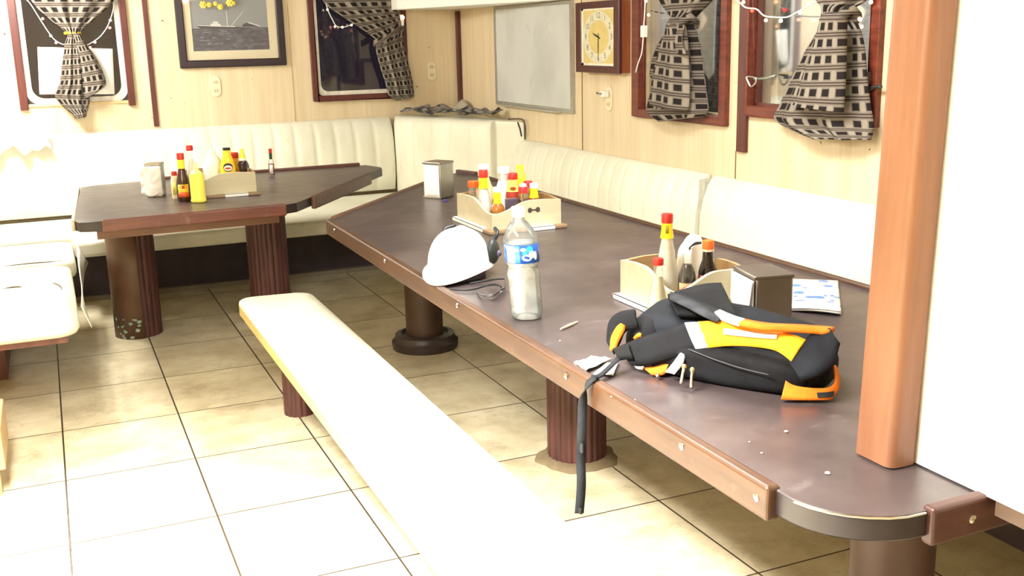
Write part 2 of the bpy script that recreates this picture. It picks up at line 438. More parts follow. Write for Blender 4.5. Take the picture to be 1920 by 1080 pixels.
# ================================================================== ceiling box
o = finish(prism(bmesh.new(), [(2.25, YW), (2.25, 7.05), (2.72, 5.46), (XW, 5.46), (XW, YW)], 1.692, CEIL), 'ceiling_duct', M_WHITE, bevel=.004); tag(o, 'white boxed ceiling duct cutting across the corner over the whiteboard', 'duct')
# ================================================================== SETTEES
def channel_back(bm, p0, p1, prof, n, inward, bul=.010, sub=10, close_to=None):
    """upholstered back: prof = [(distance from the back plane, z)...] bottom->top, pillowed into n channels"""
    p0, p1 = Vector(p0), Vector(p1); inward = Vector(inward); U = [];
    for c in range(n):
        for k in range(sub): U.append((c+k/sub)/n)
    U.append(1.0); N = len(prof); rows = []
    for u in U:
        f = (u*n) % 1.0; b = bul*(1-abs(2*f-1)**5); row = []
        for j, (d, z) in enumerate(prof):
            wgt = math.sin(PI*min(1, (j+.35)/(N-1+.6)))**.5 if j < N-1 else .2
            row.append(bm.verts.new(p0.lerp(p1, u)+inward*(d+b*wgt)+Vector((0, 0, z))))
        row.append(bm.verts.new(p0.lerp(p1, u)+Vector((0, 0, prof[-1][1])))); row.append(bm.verts.new(p0.lerp(p1, u)+Vector((0, 0, prof[0][1]))))
        rows.append(row)
    K = len(rows[0])
    for A, C in zip(rows, rows[1:]):
        for j in range(K): bm.faces.new((A[j], C[j], C[(j+1) % K], A[(j+1) % K]))
    bm.faces.new(rows[0]); bm.faces.new(rows[-1][::-1])
    return bm
# back settee
t = thing('corner_settee', 'cream channelled vinyl settee along the back wall behind the condiment tables', 'settee', (1.0, 6.9, 0))
prof_b = [(.10, .47), (.125, .56), (.13, .68), (.12, .80), (.095, .89), (.06, .945), (.02, .968)]
o = finish(channel_back(bmesh.new(), (-.95, YW-.005, 0), (2.205, YW-.005, 0), prof_b, 23, (0, -1, 0)), 'backrest', M_VINYL, t, smooth=50)
d = Vector((.4, -.85, 0)).normalized(); nrm = Vector((-.85, -.4, 0)).normalized()
cb = channel_back(bmesh.new(), Vector((2.215, 7.14, 0))-nrm*.09, Vector((2.60, 6.315, 0))-nrm*.09, [(.085, .45), (.09, .6), (.09, .8), (.088, .93), (.075, .965), (.05, .978)], 5, nrm, .016)
finish(cb, 'corner_backrest', M_VINYL, t, smooth=50)
finish(prism(bmesh.new(), [(2.24, 7.18), (2.63, 6.345), (2.645, 6.312), (XW-.012, 6.12), (XW-.006, YW-.035), (2.24, YW-.035)], .455, .975), 'corner_block', M_VINYL, t, bevel=.018, bev_seg=3)
seat = bmesh.new(); prism(seat, [(.06, 6.2), (2.14, 6.2), (2.14, 6.5), (2.6, 6.5), (2.6, 7.13), (-.95, 7.13), (-.95, 6.45), (.06, 6.45)], .36, .45)
finish(seat, 'seat_cushion', M_VINYL, t, bevel=.02, bev_seg=3)
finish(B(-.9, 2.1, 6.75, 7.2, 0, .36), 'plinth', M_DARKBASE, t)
finish(B(-.9, 2.1, 6.70, 6.75, 0, .03), 'kick_strip', plain((120, 110, 92), .6), t)
# right settee: two sections
prof_r = [(.075, .46), (.082, .58), (.078, .68), (.062, .76), (.04, .82), (.018, .85), (.004, .862)]
def side_settee(name, label, y0, y1, n, sofs):
    t = thing(name, label, 'settee', (2.5, (y0+y1)/2, 0))
    finish(channel_back(bmesh.new(), (XW-.004, y0, 0), (XW-.004, y1, 0), [(a+sofs, b) for a, b in prof_r], n, (-1, 0, 0), .008), 'backrest', M_VINYL, t, smooth=50)
    finish(B(2.26, 2.66, y0+.002, min(y1, 6.49)-.002, .36, .45), 'seat_cushion', M_VINYL, t, bevel=.02, bev_seg=3)
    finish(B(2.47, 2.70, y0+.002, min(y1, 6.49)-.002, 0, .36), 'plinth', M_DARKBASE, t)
    return t
s1 = side_settee('side_settee', 'cream channelled wall settee beneath the whiteboard, behind the long table', 4.075, 6.2, 18, 0)
s2 = side_settee('side_settee', 'cream wall settee beneath the curtained side windows, nearest section', .9, 4.03, 3, .004)
finish(B(2.70, XW-.008, 4.032, 4.073, .46, .845), 'end_board', plain((176, 176, 162), .5), s1, bevel=.006)
finish(B(2.655, 2.69, 4.10, 4.22, .46, .592), 'pull_tab', M_VINYL, s1, bevel=.004)
# left settee with torn vinyl
t = thing('left_settee', 'worn cream settee with torn vinyl edge at the left end of the far table', 'settee', (-.3, 5.2, 0))
def cushion(x0, x1, y0, y1, z0, z1, r=.1, crown=.012):
    bm = bmesh.new(); P = rrect(x0, x1, y0, y1, r, 6); cx, cy = (x0+x1)/2, (y0+y1)/2
    layers = [(.955, z0, 0), (1, z0+.02, 0), (1.0, z1-.03, 0), (.985, z1-.010, 0), (.95, z1, 0), (.80, z1+crown, 0)]
    rings = []
    for s_, z, _ in layers:
        ring = []
        for (a, b) in P:
            fx = cx+(a-cx)*(1-(1-s_)*min(1, .25/(x1-x0)*2)); fy = cy+(b-cy)*(1-(1-s_)*min(1, .25/(y1-y0)*2))
            ring.append(bm.verts.new((fx, fy, z)))
        rings.append(ring)
    n = len(P)
    for A, C in zip(rings, rings[1:]):
        for i in range(n): bm.faces.new((A[i], A[(i+1) % n], C[(i+1) % n], C[i]))
    bm.faces.new(rings[0][::-1]); bm.faces.new(rings[-1]); return bm
finish(cushion(-.62, .03, 4.38, 5.56, .385, .455, .09), 'seat_cushion', M_VINYL, t, smooth=60)
finish(cushion(-.62, .055, 5.57, 6.19, .385, .462, .04), 'seat_cushion', M_VINYL, t, smooth=60)
finish(B(-.60, -.30, 5.25, 6.18, 0, .385), 'base', M_BROWN, t)
finish(B(-.60, -.02, 4.42, 6.16, .355, .387), 'frame', M_BROWN, t)
fl = bmesh.new()
strip(fl, [(.045, 4.62, .45), (.06, 5.0, .448), (.065, 5.6, .45), (.075, 6.15, .45)], [(.075, 4.60, .36), (.06, 5.0, .40), (.085, 5.6, .385), (.12, 6.10, .35)], 8, 3)
finish(fl, 'torn_vinyl', M_VINYL, t, solid=.004, smooth=80)
for a, b in (((-.30, 5.575, .474), (.0, 5.565, .474)), ((-.18, 5.05, .470), (-.26, 5.06, .470)), ((-.06, 5.08, .470), (-.02, 4.9, .468))):
    cr = bmesh.new(); tube(cr, smoothline([a, (Vector(a)+Vector(b))/2+Vector((.01, .012, 0)), b], 5), lambda q: .004*math.sin(PI*min(max(q, .08), .92)), 6)
    finish(cr, 'crack', plain((110, 104, 92), .8), t)

# ================================================================== TABLES
def column(parent, name, c, r, z1, n=26, flute=True, mat=None, a0=0, a1=2*PI):
    f = (lambda a, z: 1-.045*(.5+.5*math.cos(a*n))**2) if flute else None
    return finish(lathe(bmesh.new(), [(r, 0), (r, z1)], c, n*6 if flute else 40, a0, a1, f), name, mat or (M_FLUTE if flute else M_SMOOTH), parent, smooth=60 if not flute else 30)
def rail(parent, a, b, z0, z1, th, mat, name='edge_rail', label=None):
    a, b = Vector((*a, 0)), Vector((*b, 0)); d = (b-a).normalized(); n = Vector((d.y, -d.x, 0))
    bm = bmesh.new(); p = [a-n*th/2, b-n*th/2, b+n*th/2, a+n*th/2]
    prism(bm, [(q.x, q.y) for q in p], z0, z1)
    return finish(bm, name, mat, parent, bevel=.007, bev_seg=3, label=label)
def screw(parent, p, axis):
    bm = bmesh.new(); lathe(bm, [(.0075, -.001), (.0075, .0015), (.004, .003), (0, .0034)], (0, 0), 12)
    q = Vector((0, 0, 1)).rotation_difference(Vector(axis)).to_matrix().to_4x4(); q.translation = p
    bmesh.ops.transform(bm, matrix=q, verts=bm.verts); return finish(bm, 'screw', M_CHROME, parent, smooth=40)
# far table
t1 = thing('mess_table', 'dark topped far mess table with red-brown edge rails under the ship picture', 'table', (.9, 5.7, 0))
out1 = [(.06, 5.02), (.08, 4.955), (.14, 4.935), (.98, 4.965), (1.05, 5.0), (1.80, 6.08), (1.815, 6.15), (1.77, 6.32), (.47, 6.31), (.20, 6.27), (.13, 6.22)]
M_EDGE_DIM = plain((36, 28, 30), .4, var=.2)  # tabletop sides coloured darker to imitate the weaker light on them
finish(prism(bmesh.new(), out1, .705, .75, 0, 1), 'tabletop', [M_TOP, M_EDGE_DIM], t1, bevel=.003)
rail(t1, (.17, 4.928), (.99, 4.962), .700, .757, .026, M_RAIL_RED)
rail(t1, (.47, 6.318), (1.735, 6.335), .700, .765, .026, M_RAIL_RED)
rail(t1, (1.16, 5.135), (1.66, 5.865), .692, .758, .026, M_RAIL_DARK)
rail(t1, (.056, 5.0), (.118, 6.23), .704, .755, .016, wood((176, 160, 140), (200, 186, 166), 'y', .5))  # left rail paled: overexposure put into its wood colour
screw(t1, Vector((1.21, 5.195, .735)), (.82, -.57, 0))
ap = bmesh.new(); prism(ap, [(.15, 5.02), (.97, 5.045), (.97, 5.07), (.15, 5.045)], .655, .705)
finish(ap, 'apron', wood((98, 66, 50), (122, 86, 64), 'x', .5), t1)
lg = column(t1, 'leg', (.33, 5.80), .118, .705, 22)
lw = bmesh.new(); lathe(lw, [(.1225, 0), (.1225, .705)], (.33, 5.80), 20, math.radians(170), math.radians(280), cap=False)
finish(lw, 'bare_panel', M_SMOOTH, lg, solid=.004, smooth=60, label='bare smooth steel side of the leg, paint worn at the foot')
for k in range(16):
    pc = bmesh.new()
    a = math.radians(R.uniform(205, 268)); z = R.uniform(.005, .11); s_ = R.uniform(.006, .018)
    c0 = Vector((.33+.1255*math.cos(a), 5.80+.1255*math.sin(a), z)); e = Vector((-math.sin(a), math.cos(a), 0)); nn = Vector((math.cos(a), math.sin(a), 0))
    extrude(pc, [c0+e*s_*math.cos(q)*R.uniform(.5, 1)+Vector((0, 0, max(-z, s_*.8*math.sin(q)*R.uniform(.5, 1)))) for q in [i*PI/4 for i in range(8)]], nn*.001)
    finish(pc, 'paint_chip', plain((138, 160, 140), .6, var=.3, scale=60), lg)
column(t1, 'leg', (1.03, 5.76), .108, .705, 22)
finish(lathe(bmesh.new(), [(.155, 0), (.155, .03), (.13, .05), (.109, .055)], (1.03, 5.76), 32), 'foot_flange', plain((50, 40, 40), .45), t1, smooth=50)
# long table
t2 = thing('mess_table', 'long dark topped mess table with orange-brown edge rails beside the white bench', 'table', (1.6, 3.4, 0))
out2 = [(1.05, 4.43), (2.03, 5.60), (2.10, 5.63), (2.15, 5.57), (2.16, 5.45), (2.165, 1.19), (1.21, 1.165)] + [(1.205-.155*math.sin(q), 1.32-.155*math.cos(q)) for q in [i*PI/48 for i in range(1, 25)]]
finish(prism(bmesh.new(), out2, .705, .75, 0, 1), 'tabletop', [M_TOP, M_EDGE_DIM], t2, bevel=.003, smooth=25)
rail(t2, (1.046, 1.335), (1.056, 4.40), .693, .757, .028, M_RAIL_Y)
rail(t2, (1.09, 4.468), (1.86, 5.395), .693, .757, .026, M_RAIL)
rail(t2, (2.165, 5.36), (2.165, 1.35), .693, .762, .022, M_RAIL_Y)
rail(t2, (2.112, 5.645), (2.168, 5.48), .693, .768, .024, M_RAIL_DARK)
rail(t2, (1.215, 1.165), (1.98, 1.18), .690, .756, .026, wood((56, 30, 26), (76, 44, 38), 'x', .4, worn=(104, 78, 68)))
for q in ((626, 422), (721, 485), (857, 571), (1061, 705), (1278, 837), (1418, 933)):
    p = PX(q[0], q[1], 1.0325); p.z = min(max(p.z, .708), .742); screw(t2, p, (-1, 0, 0))
screw(t2, Vector((1.30, 1.153, .722)), (0, -1, 0))
nos = bmesh.new()
tube(nos, [(1.21, 1.163, .747)]+[(1.205-.157*math.sin(q), 1.32-.157*math.cos(q), .747) for q in [i*PI/16 for i in range(1, 8)]], .002, 6)
finish(nos, 'edge_strip', M_CHROME, t2, smooth=60)
column(t2, 'pedestal', (1.61, 4.84), .092, .705, flute=False, mat=plain((74, 56, 44), .4, var=.2, scale=6))
finish(lathe(bmesh.new(), [(.162, 0), (.166, .035), (.150, .05), (.147, .07), (.118, .078), (.110, .062), (.092, .062)], (1.61, 4.84), 40), 'foot_flange', plain((58, 46, 44), .4), t2, smooth=45)
lg = column(t2, 'leg', (1.64, 3.235), .108, .705, 26)
finish(lathe(bmesh.new(), [(.150, 0), (.142, .006), (.120, .012), (.104, .013)], (1.635, 3.225), 40, ripple=lambda a, z: 1+.05*math.sin(5*a)+.03*math.sin(11*a)), 'grout_ring', plain((120, 104, 76), .8), lg, smooth=60)
column(t2, 'leg', (1.575, 1.60), .088, .705, flute=False, mat=plain((66, 44, 38), .5, var=.15, scale=5))
# bench
t = thing('bench', 'long white vinyl topped bench standing on fluted posts beside the long table', 'bench', (.8, 2.7, 0))
bt = bmesh.new(); top = rrect(.648, .958, .9, 4.44, .07, 6)
def sk(p, k): return (.803+(p[0]-.803)*k, 2.67+(p[1]-2.67)*(1-(1-k)*.09), 0)
rings = []
for k, z in ((1, .392), (1, .432), (.985, .446), (.95, .451), (.6, .4545)):
    rings.append([bt.verts.new((sk((p[0], p[1]+(.03 if p[0] > .8 and p[1] > 3 else 0)), k)[0], sk(p, k)[1]+(.03*(.3-(p[0]-.65)/.31) if p[1] > 3 else 0), z)) for p in top])
n = len(top)
for A, C in zip(rings, rings[1:]):
    for i in range(n): bt.faces.new((A[i], A[(i+1) % n], C[(i+1) % n], C[i])).material_index = 1 if A is rings[0] else 0
bt.faces.new(rings[0][::-1]).material_index = 1; bt.faces.new(rings[-1])
finish(bt, 'seat_cushion', [M_VINYL, M_VINYL_SIDE], t, smooth=50)
finish(B(.68, .925, .95, 4.38, .366, .394), 'frame', plain((70, 52, 40), .6), t)
for y in (4.17, 1.1): column(t, 'leg', (.828, y), .064, .368, 16)

# ================================================================== PARTITION with post (near right)
t = thing('partition', 'white painted partition panel standing at the near end of the long table', 'partition', (1.33, .6, .7))
def lean(bm):
    for v in bm.verts: v.co.x += .032*(v.co.z-.7535)
    return bm
finish(lean(B(1.332, 1.372, -.35, 1.345, .7535, CEIL)), 'panel', plain((240, 240, 236), .6, var=.02), t)
finish(B(1.332, 1.372, -.35, 1.138, .728, .7535), 'lower_batten', plain((84, 66, 54), .5), t)
pb = bmesh.new(); P = []
for cx, cy, a in ((1.318, 1.388, 0), (1.287, 1.388, PI/2), (1.287, 1.325, PI), (1.318, 1.325, 1.5*PI)):
    for k in range(6): P.append((cx+.016*math.cos(a+PI/2*k/5), cy+.016*math.sin(a+PI/2*k/5)))
prism(pb, P, .7535, CEIL)
finish(lean(pb), 'corner_post', M_POST, t, smooth=50, label='orange-brown wooden corner post with rounded edges')

# ================================================================== WALL THINGS
def on_back(x, y, d=0): return PY(x, y, YW-d)
def on_right(x, y, d=0): return PX(x, y, XW-d)
# picture
t = thing('framed_picture', 'dark framed photograph of a ship at sea on the back wall', 'picture', (1.17, YW, 1.34))
x0, x1, z0, z1 = .829, 1.518, 1.345, 1.93
fb = bmesh.new(); ringplate(fb, [(x0, z0), (x1, z0), (x1, z1), (x0, z1)], [(x0+.05, z0+.05), (x1-.05, z0+.05), (x1-.05, z1-.05), (x0+.05, z1-.05)], back, .028, 0)
finish(fb, 'frame', plain((40, 26, 32), .3, var=.2, scale=8), t, bevel=.008, bev_seg=3)
mt = bmesh.new(); ringplate(mt, [(x0+.045, z0+.045), (x1-.045, z0+.045), (x1-.045, z1-.045), (x0+.045, z1-.045)], [(.924, 1.452), (1.414, 1.452), (1.414, 1.85), (.924, 1.85)], back, .012, .008)
finish(mt, 'mat_board', plain((226, 216, 188), .8, var=.03), t)
pr = bmesh.new()
def flat(bm, pts, d, mi): bm.faces.new([bm.verts.new(back(u, z, d)) for u, z in pts]).material_index = mi
HZ = 1.595
flat(pr, [(.92, HZ), (1.418, HZ), (1.418, 1.855), (.92, 1.855)], .0060, 0); flat(pr, [(.92, 1.448), (1.418, 1.448), (1.418, HZ), (.92, HZ)], .0060, 1)
flat(pr, [(.955, 1.612), (1.30, 1.596), (1.30, 1.590), (.985, 1.592)], .0064, 2)
flat(pr, [(.965, 1.611), (1.20, 1.600), (1.20, 1.606), (.965, 1.614)], .0067, 3)
flat(pr, [(1.04, 1.607), (1.115, 1.603), (1.105, 1.622), (1.05, 1.625)], .0068, 3)
flat(pr, [(1.06, 1.626), (1.095, 1.624), (1.093, 1.636), (1.062, 1.637)], .0068, 3)
flat(pr, [(1.150, 1.60), (1.155, 1.60), (1.153, 1.71), (1.150, 1.71)], .0068, 3)
flat(pr, [(1.168, 1.602), (1.172, 1.602), (1.262, 1.70), (1.259, 1.70)], .0068, 3)
flat(pr, [(1.245, 1.602), (1.36, 1.597), (1.30, 1.618), (1.275, 1.626), (1.25, 1.615)], .0064, 2)
flat(pr, [(1.285, 1.625), (1.36, 1.600), (1.365, 1.603), (1.29, 1.630)], .0068, 3)
for k in range(14):
    cx, cz = R.uniform(.98, 1.16), R.uniform(1.49, 1.575); w = R.uniform(.01, .03)
    flat(pr, [(cx-w, cz), (cx, cz-.004), (cx+w, cz+.002), (cx, cz+.006)], .0065, 4)
sea = NT('print_sea'); nv = sea.noise(sea.coord('World', (10, 1, 26)), 2.4, 6, .65); sea.col(sea.ramp(nv, [(.3, (50, 50, 62)), (.55, (84, 84, 96)), (.75, (130, 130, 140))])); sea.set(.5)
finish(pr, 'print', [plain((148, 152, 156), .5, var=.06, scale=6), sea.m, plain((58, 56, 62), .5), plain((226, 226, 226), .5, var=.04), plain((122, 122, 132), .5)], t, keepn=True)
finish(B(x0+.046, x1-.046, YW-.0155, YW-.0145, z0+.046, z1-.046), 'glass', M_PICGLASS, t)
# outlets
def outlet(p, axis, label):
    t = thing('wall_outlet', label, 'outlet', p)
    up = Vector((0, 0, 1)); n = Vector(axis); s = up.cross(n)
    def disc(w, h, d, r):
        bm = bmesh.new(); extrude(bm, [p+s*a+up*b for a, b in rrect(-w, w, -h, h, r, 5)], n*d); return bm
    finish(disc(.033, .066, .007, .032), 'cover_plate', M_OUTLET, t, bevel=.003, smooth=40)
    for dz in (.028, -.028):
        bm = bmesh.new(); extrude(bm, [p+n*.0072+s*(.02*math.cos(q))+up*(dz+.017*math.sin(q)) for q in [i*PI/8 for i in range(16)]], n*.0025)
        f = finish(bm, 'socket', plain((214, 202, 168), .4, var=.02), t)
        bm = bmesh.new()
        for e in (-.007, .007): extrude(bm, [p+n*.0098+s*(e+a)+up*(dz+b) for a, b in ((-.0015, -.005), (.0015, -.005), (.0015, .005), (-.0015, .005))], n*.0006)
        finish(bm, 'slot', plain((60, 50, 40), .6), f)
    return t
outlet(on_back(404.5, 162), (0, -1, 0), 'cream wall outlet beneath the framed ship picture')
outlet(on_back(809, 133), (0, -1, 0), 'cream wall outlet right of the dark window and its tied curtain')
po = on_right(1143, 185); outlet(po, (-1, 0, 0), 'cream wall outlet beneath the clock, with a white plug in it')
t = thing('plug_adapter', 'small white plug pushed into the outlet beneath the clock', 'plug', po+Vector((-.012, .012, .02)))
finish(B(po.x-.045, po.x-.009, po.y-.010, po.y+.022, po.z+.010, po.z+.042), 'plug_body', M_PLASTIC_W, t, bevel=.005)
finish(tube(bmesh.new(), smoothline([po+Vector((-.045, .006, .026)), po+Vector((-.06, .012, .028)), po+Vector((-.07, .018, .035))]), .006, 8), 'prong_cap', M_CHROME, t)
# whiteboard
t = thing('whiteboard', 'whiteboard with smudged erased writing on the wall near the corner', 'whiteboard', (XW, 6, 1.07))
wy0, wy1, wz0, wz1 = 5.455, 6.555, 1.074, 1.678
wb = NT('erased_whiteboard'); nz = wb.noise(wb.coord('World', (1, 2, 1.4)), 1.6, 4, .5)
wb.col(wb.ramp(nz, [(.35, (186, 190, 188)), (.6, (202, 205, 203))])); wb.set(.28)
finish(B(XW-.014, XW, wy0, wy1, wz0, wz1), 'board', wb.m, t)
fb = bmesh.new(); ringplate(fb, [(wy0-.012, wz0-.012), (wy1+.012, wz0-.012), (wy1+.012, wz1+.008), (wy0-.012, wz1+.008)], [(wy0+.012, wz0+.012), (wy1-.012, wz0+.012), (wy1-.012, wz1-.010), (wy0+.012, wz1-.010)], right, .02, 0)
finish(fb, 'frame', plain((176, 176, 168), .35, .6, var=.1), t)
for k, (px, py, l, sl) in enumerate(((990, 55, .07, .4), (1005, 60, .05, -.6), (1032, 66, .06, .5), (985, 130, .06, .3), (1000, 150, .08, -.5), (1022, 158, .06, .6), (1028, 50, .05, -.3))):
    p = on_right(px, py, .0145); sm = bmesh.new(); tube(sm, smoothline([p+Vector((0, l*.5, l*sl)), p+Vector((0, .01, .02)), p+Vector((0, -l*.4, -l*sl))], 4), lambda q: .0011, 5)
    finish(sm, 'marker_smudge', plain((186, 186, 186), .5), t)
finish(B(XW-.05, XW-.018, 5.60, 6.45, wz0-.014, wz0-.006), 'pen_tray', plain((190, 188, 178), .35, .6), t)
# clock
cx = 2.70; a = PX(1076, 3, cx); b = PX(1160, 138, cx); cy0, cy1 = b.y, PX(1079, 70, cx).y; cz0, cz1 = b.z, 1.665
t = thing('wall_clock', 'square wooden wall clock with oval gold dial beside the whiteboard', 'clock', (XW, (cy0+cy1)/2, cz0))
finish(B(cx+.012, XW, cy0, cy1, cz0, cz1), 'case', wood((120, 62, 38), (150, 86, 54), 'z', .35), t, bevel=.006)
fy0, fy1, fz0, fz1 = cy0+.058, cy1-.062, cz0+.036, cz1-.034
fb = bmesh.new(); ringplate(fb, [(cy0-.002, cz0-.002), (cy1+.002, cz0-.002), (cy1+.002, cz1+.002), (cy0-.002, cz1+.002)], [(fy0, fz0), (fy1, fz0), (fy1, fz1), (fy0, fz1)], right, XW-cx, XW-cx-.02)
finish(fb, 'frame', wood((60, 26, 24), (84, 40, 36), 'z', .35), t, bevel=.004)
dl = finish(B(cx+.006, cx+.0115, fy0-.002, fy1+.002, fz0-.002, fz1+.002), 'dial', plain((206, 188, 122), .35, var=.08, scale=20), t)
cyc, czc = (fy0+fy1)/2-.012, (fz0+fz1)/2; RY, RZ = (fy1-fy0)*.42, (fz1-fz0)*.40
fm = bmesh.new()
box(fm, cx+.0045, cx+.006, fy0, fy1, fz0, fz0+.012); box(fm, cx+.0045, cx+.006, fy1-.022, fy1, fz0, fz1); box(fm, cx+.0045, cx+.006, fy0, fy1, fz1-.008, fz1)
finish(fm, 'liner', plain((222, 220, 204), .4), dl)
rg = bmesh.new(); N = 48
A = [(cyc+RY*1.14*math.cos(2*PI*i/N), czc+RZ*1.14*math.sin(2*PI*i/N)) for i in range(N)]; C = [(cyc+RY*.74*math.cos(2*PI*i/N), czc+RZ*.74*math.sin(2*PI*i/N)) for i in range(N)]
ringplate(rg, A, C, lambda u, z, d: Vector((cx+.006-d, u, z)), .0012, 0)
finish(rg, 'chapter_ring', plain((212, 208, 184), .3, var=.1, scale=40), dl)
def text_bm(s, size, ext=.0):
    cu = bpy.data.curves.new('txt', 'FONT'); cu.body = s; cu.size = size; cu.align_x = 'CENTER'; cu.align_y = 'CENTER'; cu.extrude = ext
    ob = bpy.data.objects.new('txt', cu); COL.objects.link(ob)
    me = bpy.data.meshes.new_from_object(ob.evaluated_get(bpy.context.evaluated_depsgraph_get()))
    bm = bmesh.new(); bm.from_mesh(me); bpy.data.objects.remove(ob); bpy.data.curves.remove(cu); bpy.data.meshes.remove(me)
    return bm
def merge(dst, src, M):
    src.transform(M); mp = {v: dst.verts.new(v.co) for v in src.verts}
    for f in src.faces:
        try: dst.faces.new([mp[v] for v in f.verts])
        except ValueError: pass
    src.free()
def facing(p, ux, uy):
    ux, uy = Vector(ux).normalized(), Vector(uy).normalized(); uz = ux.cross(uy)
    m_ = Matrix((ux, uy, uz)).transposed().to_4x4(); m_.translation = Vector(p); return m_
for h in range(1, 13):
    q = PI/2-h*PI/6; nb = bmesh.new()
    merge(nb, text_bm(str(h), .042), facing((cx+.0044, cyc-RY*.94*math.cos(q), czc+RZ*.94*math.sin(q)), (0, -1, 0), (0, 0, 1)))
    finish(nb, 'numeral', plain((52, 58, 62), .4), dl, keepn=True)
def hand(ang, L, w):
    bm = bmesh.new(); dy, dz = -math.sin(ang), math.cos(ang); py, pz = dz, -dy; x = cx+.0040
    extrude(bm, [Vector((x, cyc+dy*l+py*s_, czc+dz*l+pz*s_)) for l, s_ in ((-.02, -w*.5), (L*.4, -w), (L, 0), (L*.4, w), (-.02, w*.5))], (-.0012, 0, 0)); return bm
finish(hand(math.radians(288), .072, .005), 'hour_hand', M_BLACK, dl); finish(hand(math.radians(181), .115, .0035), 'minute_hand', M_BLACK, dl)
# ================================================================== CURTAINS
def curtain(name, label, rows, plane, depth, W, folds, off=.05, seed=1, t=None, part='cloth', u0=0):
    """rows: [(xl, xr, y_left, y_right)] outline of the cloth, projected on the curtain's own plane (off = distance from the wall)"""
    rr = random.Random(seed)
    proj = (lambda x, y: PY(x, y, YW-off)) if plane == 'b' else (lambda x, y: PX(x, y, XW-off))
    n = Vector((0, -1, 0)) if plane == 'b' else Vector((-1, 0, 0))
    L = [proj(r[0], r[2]) for r in rows]; Rt = [proj(r[1], r[3]) for r in rows]
    L, Rt = smoothline(L, 10), smoothline(Rt, 10); N = len(L)
    acc = [0]
    for i in range(1, N): acc.append(acc[-1]+((L[i]+Rt[i])/2-(L[i-1]+Rt[i-1])/2).length)
    ph = rr.uniform(0, 6)
    def pos(u, v):
        i = min(int(round(v*(N-1))), N-1); w = (Rt[i]-L[i]).length; g = min(1, w/.25)
        fold = math.sin(2*PI*folds*u+ph)*.55+math.sin(2*PI*folds*1.73*u+ph*2+v*1.3)*.3
        roundness = math.sqrt(max(0, 1-(2*u-1)**2))
        d_ = depth*(.7*g+.15)*fold+roundness*(.012+.045*(1-g)+.02)
        return L[i].lerp(Rt[i], u)+n*(d_+.004)
    cell = .062
    bm = grid(bmesh.new(), pos, 64, N-1, uvf=lambda u, v: (u0+u*W/cell, -acc[min(int(round(v*(N-1))), N-1)]/cell))
    t = t or thing(name, label, 'curtain', pos(.5, 1))
    finish(bm, part, M_CLOTH, t, solid=.003, smooth=180, keepn=True)
    return t, pos
def knot(t, p, w, h, mat, name='tie_band', tilt=0.0, axis='b', d=.045):
    bm = bmesh.new(); s = Vector((1, 0, 0)) if axis == 'b' else Vector((0, -1, 0)); n = Vector((0, -1, 0)) if axis == 'b' else Vector((-1, 0, 0))
    wob = 0 if h < .012 else 1
    loop = [p+s*(w*math.cos(q))+n*(d*math.sin(q))+Vector((0, 0, tilt*math.cos(q)+wob*.010*math.sin(2*q+1)+wob*.006*math.sin(5*q))) for q in [2*PI*i/28 for i in range(28)]]
    tube(bm, loop, (lambda q: h*(1+wob*.28*math.sin(4*2*PI*q)-wob*.25*(math.cos(2*PI*q)**2)*(1 if abs(q-.25) > .12 else 0))), 10, closed=True)
    uvl = bm.loops.layers.uv.verify()
    for f in bm.faces:
        for lp in f.loops: lp[uvl].uv = ((lp.vert.co-p).dot(s)/.05+.2, lp.vert.co.z/.05)
    return finish(bm, name, mat, t, smooth=180)
c1, f1 = curtain('curtain', 'checked grey curtain tied with a yellow band over the window with white paper',
    [(25, 245, -70, -70), (58, 213, 0, 0), (92, 178, 35, 35), (124, 150, 62, 62), (121, 155, 85, 84), (116, 162, 120, 116), (112, 168, 155, 152), (103, 168, 180, 182), (122, 165, 203, 203), (136, 163, 214, 210), (140, 161, 223, 219)], 'b', .022, .40, 3, seed=3)
curtain('', '', [(136, 150, 63, 63), (142, 163, 86, 84), (148, 178, 112, 106), (152, 192, 142, 134), (155, 198, 163, 158), (158, 184, 184, 171)], 'b', .012, .24, 1.2, off=.075, seed=4, t=c1, part='cloth_fold', u0=.4)
knot(c1, PY(136, 62, YW-.065), .042, .0085, plain((236, 196, 40), .5))
c2, f2 = curtain('curtain', 'checked grey curtain pulled aside and tied back right of the dark window',
    [(570, 742, -70, -70), (603, 742, 0, -2), (640, 744, 30, 22), (686, 752, 60, 38), (706, 757, 78, 52), (704, 755, 92, 75), (712, 763, 125, 112), (722, 772, 155, 150), (728, 775, 178, 176), (741, 774, 187, 182)], 'b', .02, .42, 3, seed=8)
pt = PY(754, 40, YW-.05)
finish(B(pt.x-.022, pt.x+.004, pt.y-.03, pt.y+.04, pt.z-.03, pt.z+.045), 'tieback_clip', M_PLASTIC_W, c2, bevel=.004)
finish(B(pt.x+.004, pt.x+.03, pt.y+.01, pt.y+.045, pt.z-.034, pt.z-.010), 'hook', M_BLACK, c2, bevel=.004)
bm = bmesh.new(); A_ = smoothline([PY(700, 88, YW-.13), PY(728, 76, YW-.145), PY(752, 52, YW-.10)], 8); C_ = smoothline([PY(700, 76, YW-.13), PY(726, 62, YW-.145), PY(752, 38, YW-.10)], 8)
strip(bm, A_, C_, 1, 3); uvl = bm.loops.layers.uv.verify()
for f in bm.faces:
    for lp in f.loops: lp[uvl].uv = (lp.vert.co.x/.062, (lp.vert.co.z-.6*lp.vert.co.x)/.05)
finish(bm, 'tie_band', M_CLOTH, c2, solid=.004, smooth=180)
